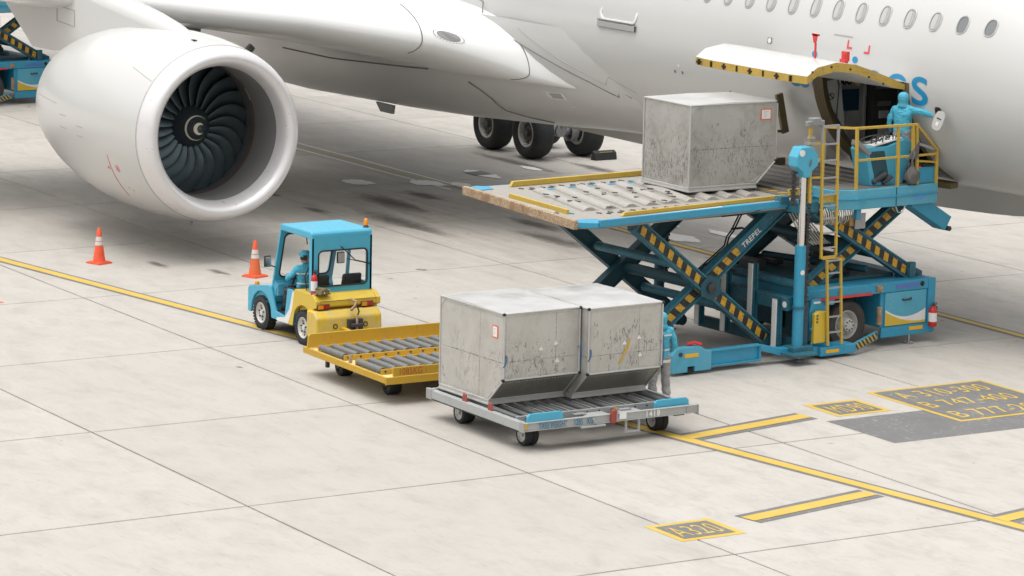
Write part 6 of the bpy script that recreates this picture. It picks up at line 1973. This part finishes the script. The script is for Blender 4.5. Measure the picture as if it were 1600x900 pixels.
# chock by the aircraft wheel
ck = thing('wheel_chock', 'dark rubber chock lying against the aircraft main wheel', 'wheel chock', (-74.95, 48.75, 0), 0, 'wheel chocks')
M().prism([(-.12, 0), (.14, 0), (.10, .20), (-.02, .26)], 'y', -.35, .35).build('chock_block', MAT['rubber'], ck, bevel=.02)
M().box((.10, -.2, .21), (.11, .2, .22)).build('chock_mark', MAT['mark_yellow'], ck)
# panel held by the operator is a flap of the aircraft skin
cpn = M()
pc = fsurf(-49.93, phz(-49.93, 4.40))
pnx = Vector((.35, -.85, .15)).normalized()
pu = Vector((.25, .2, 1)).normalized(); pu = (pu - pnx * pu.dot(pnx)).normalized()
pv = pnx.cross(pu)
pts = [pc + pnx * .25 + pv * a + pu * b for a, b in oval(20, .11, .19, 3.0)]
pts2 = [p - pnx * .02 for p in pts]
cpn.grid([pts, pts2], closed=True)
cpn.add(pts, [tuple(range(20))]).add(pts2, [tuple(range(19, -1, -1))])
flap = ap(cpn, 'access_panel', MAT['win_frame'], smooth=30)
ap(M().add([pc + pnx * .257 + pv * a + pu * b for a, b in ((-.03, -.10), (.03, -.10), (.03, -.03), (-.03, -.03))], [(0, 1, 2, 3)]), 'panel_sticker', MAT['paper'], flap, fixn=False)
ap(M().add([pc + pnx * .257 + pv * a + pu * b for a, b in ((-.05, .03), (.05, .03), (.05, .05), (-.05, .05))], [(0, 1, 2, 3)]), 'panel_print', MAT['black'], flap, fixn=False)
ap(M().add([fsurf(-50.05 + a, phz(-50.05, 4.58) + b / 2.9, .004) for a, b in oval(16, .09, .12, 3)], [tuple(range(16))]), 'access_recess', MAT['dark'], flap, fixn=False)

# ---------------------------------------------------------------- people
def cloth(name, col, fold_shade):
    k = N(name)
    c = k.coord()
    f = k.noise(k.n('VectorMath', operation='MULTIPLY', inp={0: c, 1: (1.0, 1.0, 1.7)}).outputs[0], 8.5, 4, .55, 1.4)
    g_ = k.noise(c, 26, 4, .6)
    k.set('Base Color', k.mix(k.ramp(g_, .45, .75, 0, .25), col, fold_shade))  # shade of the creases painted in as a darker mottle
    k.set('Roughness', .8)
    k.bump(k.math('ADD', f, k.math('MULTIPLY', g_, .2)), .9, .05)
    return k.m
MAT['jacket'] = cloth('jacket_cyan', (.075, .43, .60), (.025, .19, .30))
MAT['hood'] = cloth('hood_cyan', (.085, .42, .57), (.03, .20, .30))
MAT['trousers_grey'] = cloth('trousers_grey', (.36, .355, .36), (.14, .14, .145))
MAT['trousers_dark'] = paint('trousers_dark', (.05, .06, .07), .85, 0, dirt=.2, sc=6, streak=False)
MAT['skin'] = paint('skin_tone', (.42, .24, .16), .6, 0, dirt=.05, sc=5, streak=False)
MAT['hair'] = plain('hair_black', (.012, .010, .010), .7)
MAT['shoe'] = plain('shoe_black', (.02, .02, .02), .6)
MAT['tape'] = plain('reflective_tape', (.62, .64, .64), .35)
def person(label, loc, rz, J, E_, regions, mats, sc=1.0, wrinkle=.006):
    """J: joint -> (position, radius or (rx, ry)); E_: bones; regions: joint -> material index; one continuous skin"""
    t = thing('person', label, 'person', loc, rz)
    t.scale = (sc, sc, sc)
    me = bpy.data.meshes.new('body')
    names = list(J)
    idx = {n2: i for i, n2 in enumerate(names)}
    me.from_pydata([J[n2][0] for n2 in names], [(idx[a], idx[b]) for a, b in E_], [])
    ob = bpy.data.objects.new('body', me)
    COL.objects.link(ob)
    md = ob.modifiers.new('skin', 'SKIN')
    md.use_smooth_shade = True
    for i, n2 in enumerate(names):
        r = J[n2][1]
        me.skin_vertices[0].data[i].radius = r if isinstance(r, tuple) else (r, r)
        me.skin_vertices[0].data[i].use_root = (n2 == 'pelvis')
    sb_ = ob.modifiers.new('sub', 'SUBSURF')
    sb_.levels = sb_.render_levels = 2
    dg = bpy.context.evaluated_depsgraph_get()
    dg.update()
    new = bpy.data.meshes.new_from_object(ob.evaluated_get(dg))
    bpy.data.objects.remove(ob)
    new.name = 'body'
    new.materials.clear()
    for m_ in mats:
        new.materials.append(MAT[m_])
    segs = [(Vector(J[a][0]), Vector(J[b][0]), regions.get(a, 0), regions.get(b, 0)) for a, b in E_]
    for p in new.polygons:
        c = p.center
        best = (1e9, 0)
        for a, b, ra, rb in segs:
            d = b - a
            u = max(0, min(1, (c - a).dot(d) / max(d.length_squared, 1e-9)))
            dist = (c - (a + d * u)).length
            if dist < best[0]:
                best = (dist, ra if u < .5 else rb)
        p.material_index = best[1]
    for v in new.vertices:          # folds of the cloth
        c = v.co
        if wrinkle:
            v.co = c + v.normal * wrinkle * 1.7 * (math.sin(38 * c.z + 9 * c.x) * .6 + math.sin(23 * c.x + 31 * c.y + 12 * c.z) * .5)
    new.shade_smooth()
    o = bpy.data.objects.new('body', new)
    COL.objects.link(o)
    o.parent = t
    return t
def hand(J, E_, reg, wrist, name, d, side, curl, s=1.0, up=Vector((0, 0, 1))):
    """palm and five fingers beyond the wrist; d: direction of the hand; side: direction of the thumb"""
    d, side = Vector(d).normalized(), Vector(side).normalized()
    n2 = d.cross(side)
    w_ = Vector(J[wrist][0])
    J[name + 'palm'] = (w_ + d * .06 * s, (.026, .040)); E_.append((wrist, name + 'palm')); reg[name + 'palm'] = 2
    for k, (off, ln_) in enumerate(((.030, .075), (.010, .085), (-.011, .080), (-.030, .062))):
        a = w_ + d * .095 * s + side * off
        b = a + (d * math.cos(curl * .6) + n2 * math.sin(curl * .6)) * ln_ * .5
        c = b + (d * math.cos(curl * 1.5) + n2 * math.sin(curl * 1.5)) * ln_ * .55
        for tag_, p, r in (('a', a, .011), ('b', b, .010), ('c', c, .008)):
            J[f'{name}f{k}{tag_}'] = (p, r); reg[f'{name}f{k}{tag_}'] = 2
        E_ += [(name + 'palm', f'{name}f{k}a'), (f'{name}f{k}a', f'{name}f{k}b'), (f'{name}f{k}b', f'{name}f{k}c')]
    a = w_ + d * .035 * s + side * .04
    b = a + (d * .8 + side * .5).normalized() * .045
    for tag_, p, r in (('ta', a, .013), ('tb', b, .010)):
        J[name + tag_] = (p, r); reg[name + tag_] = 2
    E_ += [(name + 'palm', name + 'ta'), (name + 'ta', name + 'tb')]
def base_body(sit=False):
    J = {'pelvis': ((0, 0, .96), (.155, .115)), 'waist': ((0, 0, 1.10), (.150, .11)), 'chest': ((0, 0, 1.29), (.19, .135)), 'upper': ((0, -.01, 1.41), (.165, .11)), 'neck': ((0, 0, 1.50), .062),
         'chin': ((0, .015, 1.57), (.075, .085)), 'skull': ((0, .005, 1.65), (.085, .10)), 'crown': ((0, -.005, 1.71), (.06, .07)),
         'r_sh': ((.17, -.01, 1.42), .075), 'l_sh': ((-.17, -.01, 1.42), .075),
         'r_hip': ((.095, 0, .90), .105), 'l_hip': ((-.095, 0, .90), .105)}
    E_ = [('pelvis', 'waist'), ('waist', 'chest'), ('chest', 'upper'), ('upper', 'neck'), ('neck', 'chin'), ('chin', 'skull'), ('skull', 'crown'),
          ('upper', 'r_sh'), ('upper', 'l_sh'), ('pelvis', 'r_hip'), ('pelvis', 'l_hip')]
    reg = {'pelvis': 0, 'r_hip': 1, 'l_hip': 1, 'chin': 2, 'skull': 2, 'crown': 2}
    return J, E_, reg
def limb(J, E_, reg, start, pts, region):
    prev = start
    for nm, p, r in pts:
        J[nm] = (p, r); E_.append((prev, nm)); reg[nm] = region
        prev = nm
def head_details(t, hz=1.635, face=(0, 1)):
    M().prism([(-.012, hz - .03), (.012, hz - .03), (.006, hz + .02), (-.006, hz + .02)], 'y', .095, .125).build('nose', MAT['skin'], t, bevel=.004)
    for s_ in (-1, 1):
        M().lathe([(0, .012), (.006, .001)], (s_ * .035, .092, hz + .02), (0, 1, 0), 8).build('eye', MAT['hair'], t)
    M().cbox((0, .10, hz - .055), (.045, .008, .009)).build('mouth', MAT['lens_red'], t)
def hood(t, mat, cz=1.66):
    """close-fitting hood with a gathered collar, open at the face"""
    rows_ = []
    for z, rx_, ry_, oy in ((1.46, .13, .105, -.005), (1.50, .118, .10, 0), (1.525, .112, .098, 0), (1.545, .092, .092, .0), (1.58, .100, .108, .0), (1.63, .109, .118, 0), (1.68, .106, .115, -.002), (1.72, .088, .095, -.006), (1.748, .05, .055, -.008), (1.757, .004, .004, -.008)):
        rows_.append([Vector((rx_ * math.cos(a), oy + ry_ * math.sin(a), z)) for a in [R(120 + 300 * k / 22) for k in range(23)]])
    m_ = M().grid(rows_)
    o = m_.build('hood', MAT[mat], t, smooth=60)
    sd_ = o.modifiers.new('thick', 'SOLIDIFY'); sd_.thickness = .012
    return o
def ring_band(t, z, rx_, ry_, oy=0.0, hh=.05, name='reflective_band'):
    rows_ = [[Vector((rx_ * math.cos(R(a)), oy + ry_ * math.sin(R(a)), z + dz)) for a in range(0, 361, 12)] for dz in (-hh / 2, hh / 2)]
    return M().grid(rows_).build(name, MAT['tape'], t, smooth=60)

# operator on the loader platform, back to us, right arm stretched out to the open panel
J, E_, reg = base_body()
J['chest'] = ((0, 0, 1.29), (.21, .15)); J['upper'] = ((0, -.01, 1.41), (.18, .12)); J['waist'] = ((0, 0, 1.10), (.18, .13)); J['pelvis'] = ((0, 0, .96), (.185, .14))
limb(J, E_, reg, 'r_sh', [('r_el', (.49, .02, 1.36), .060), ('r_fa', (.68, .03, 1.33), .054), ('r_wr', (.86, .03, 1.30), .036)], 0)
hand(J, E_, reg, 'r_wr', 'rh', (1, .25, .0), (0, 0, 1), .5)
limb(J, E_, reg, 'l_sh', [('l_el', (-.26, -.05, 1.17), .058), ('l_fa', (-.25, .06, 1.02), .05), ('l_wr', (-.22, .15, .95), .034)], 0)
hand(J, E_, reg, 'l_wr', 'lh', (.1, .8, -.6), (1, 0, 0), .7)
for s_, nm in ((1, 'r'), (-1, 'l')):
    limb(J, E_, reg, nm + '_hip', [(nm + '_kn', (s_ * .11, .02, .50), .07), (nm + '_an', (s_ * .12, -.02, .11), .055)], 1)
    limb(J, E_, reg, nm + '_an', [(nm + '_to', (s_ * .13, .14, .05), .042)], 3)
op_f = Vector((-.86, .51, 0))
op = person('person in a cyan hooded jacket on the loader platform reaching out', lw(-.62, 2.90, 3.145), math.atan2(op_f.y, op_f.x) - PI / 2 - .42, J, E_, reg, ['jacket', 'trousers_grey', 'skin', 'shoe'], 1.0)
hood(op, 'hood')
head_details(op)
ring_band(op, .86, .17, .135, 0, .06, 'jacket_hem').data.materials[0] = MAT['jacket']

# worker behind the containers, back to us
J, E_, reg = base_body()
for s_, nm in ((1, 'r'), (-1, 'l')):
    limb(J, E_, reg, nm + '_sh', [(nm + '_el', (s_ * .25, -.04, 1.16), .058), (nm + '_fa', (s_ * .22, .10, 1.05), .05), (nm + '_wr', (s_ * .14, .22, 1.04), .034)], 0)
    hand(J, E_, reg, nm + '_wr', nm + 'h', (-s_ * .3, .9, .1), (0, 0, 1), .6)
    limb(J, E_, reg, nm + '_hip', [(nm + '_kn', (s_ * .12, .03, .50), .082), (nm + '_sn', (s_ * .125, -.02, .25), .075), (nm + '_an', (s_ * .13, -.03, .10), .06)], 1)
    limb(J, E_, reg, nm + '_an', [(nm + '_to', (s_ * .14, .13, .05), .042)], 3)
wk = person('person in a cyan jacket and grey trousers standing behind the containers', (-47.37, 32.10, 0), R(148) - PI / 2 + .25, J, E_, reg, ['jacket', 'trousers_grey', 'skin', 'shoe'], 1.0)
hood(wk, 'hood')
head_details(wk)
ring_band(wk, 1.36, .212, .140, 0, .03)
ring_band(wk, 1.10, .168, .128, 0, .03)
ring_band(wk, .90, .186, .146, 0, .05)

# driver, seated
J, E_, reg = base_body()
dz_ = -.10
for k in list(J):
    p = J[k][0]
    J[k] = ((p[0], p[1], p[2] - .0), J[k][1])
J['r_hip'] = ((.10, .08, .90), .10); J['l_hip'] = ((-.10, .08, .90), .10)
for s_, nm in ((1, 'r'), (-1, 'l')):
    limb(J, E_, reg, nm + '_hip', [(nm + '_kn', (s_ * .14, .47, .93), .075), (nm + '_an', (s_ * .15, .56, .52), .055)], 1)
    limb(J, E_, reg, nm + '_an', [(nm + '_to', (s_ * .15, .72, .49), .042)], 3)
limb(J, E_, reg, 'l_sh', [('l_el', (-.30, .14, 1.20), .055), ('l_fa', (-.24, .30, 1.19), .046), ('l_wr', (-.16, .40, 1.22), .032)], 0)
hand(J, E_, reg, 'l_wr', 'lh', (.4, .9, 0), (1, 0, .2), 1.0)
limb(J, E_, reg, 'r_sh', [('r_el', (.28, .12, 1.20), .055), ('r_fa', (.26, .28, 1.25), .046), ('r_wr', (.24, .38, 1.32), .032)], 0)
hand(J, E_, reg, 'r_wr', 'rh', (0, .9, .3), (-1, 0, .2), .9)
dvr = person('person in a cyan jacket and cap driving the tow tractor', (-55.98, 29.64, -.04), R(90), J, E_, reg, ['jacket', 'trousers_dark', 'skin', 'shoe'], .98)
ring_band(dvr, 1.33, .200, .140, 0, .028)
ring_band(dvr, 1.13, .172, .130, 0, .028)
head_details(dvr)
M().lathe([(-.02, .108), (.02, .110), (.06, .098), (.09, .06), (.10, .001)], (0, 0, 1.675), (0, 0, 1), 20).box((-.06, .08, 1.655), (.06, .20, 1.67)).build('cap', MAT['hood'], dvr, smooth=40)
M().lathe([(-.04, .098), (.06, .104), (.10, .06)], (0, -.008, 1.63), (0, 0, 1), 18, a0=R(100), a1=R(260)).build('hair', MAT['hair'], dvr, smooth=50)
pp = thing('paper_sheet', 'white paper sheet held up by the tractor driver', 'paper', (-56.42, 29.99, 1.32), R(20))
M().prism([(-.09, 0), (.10, .03), (.08, .20), (-.10, .17)], 'x', -.002, .002).build('sheet', MAT['paper'], pp)
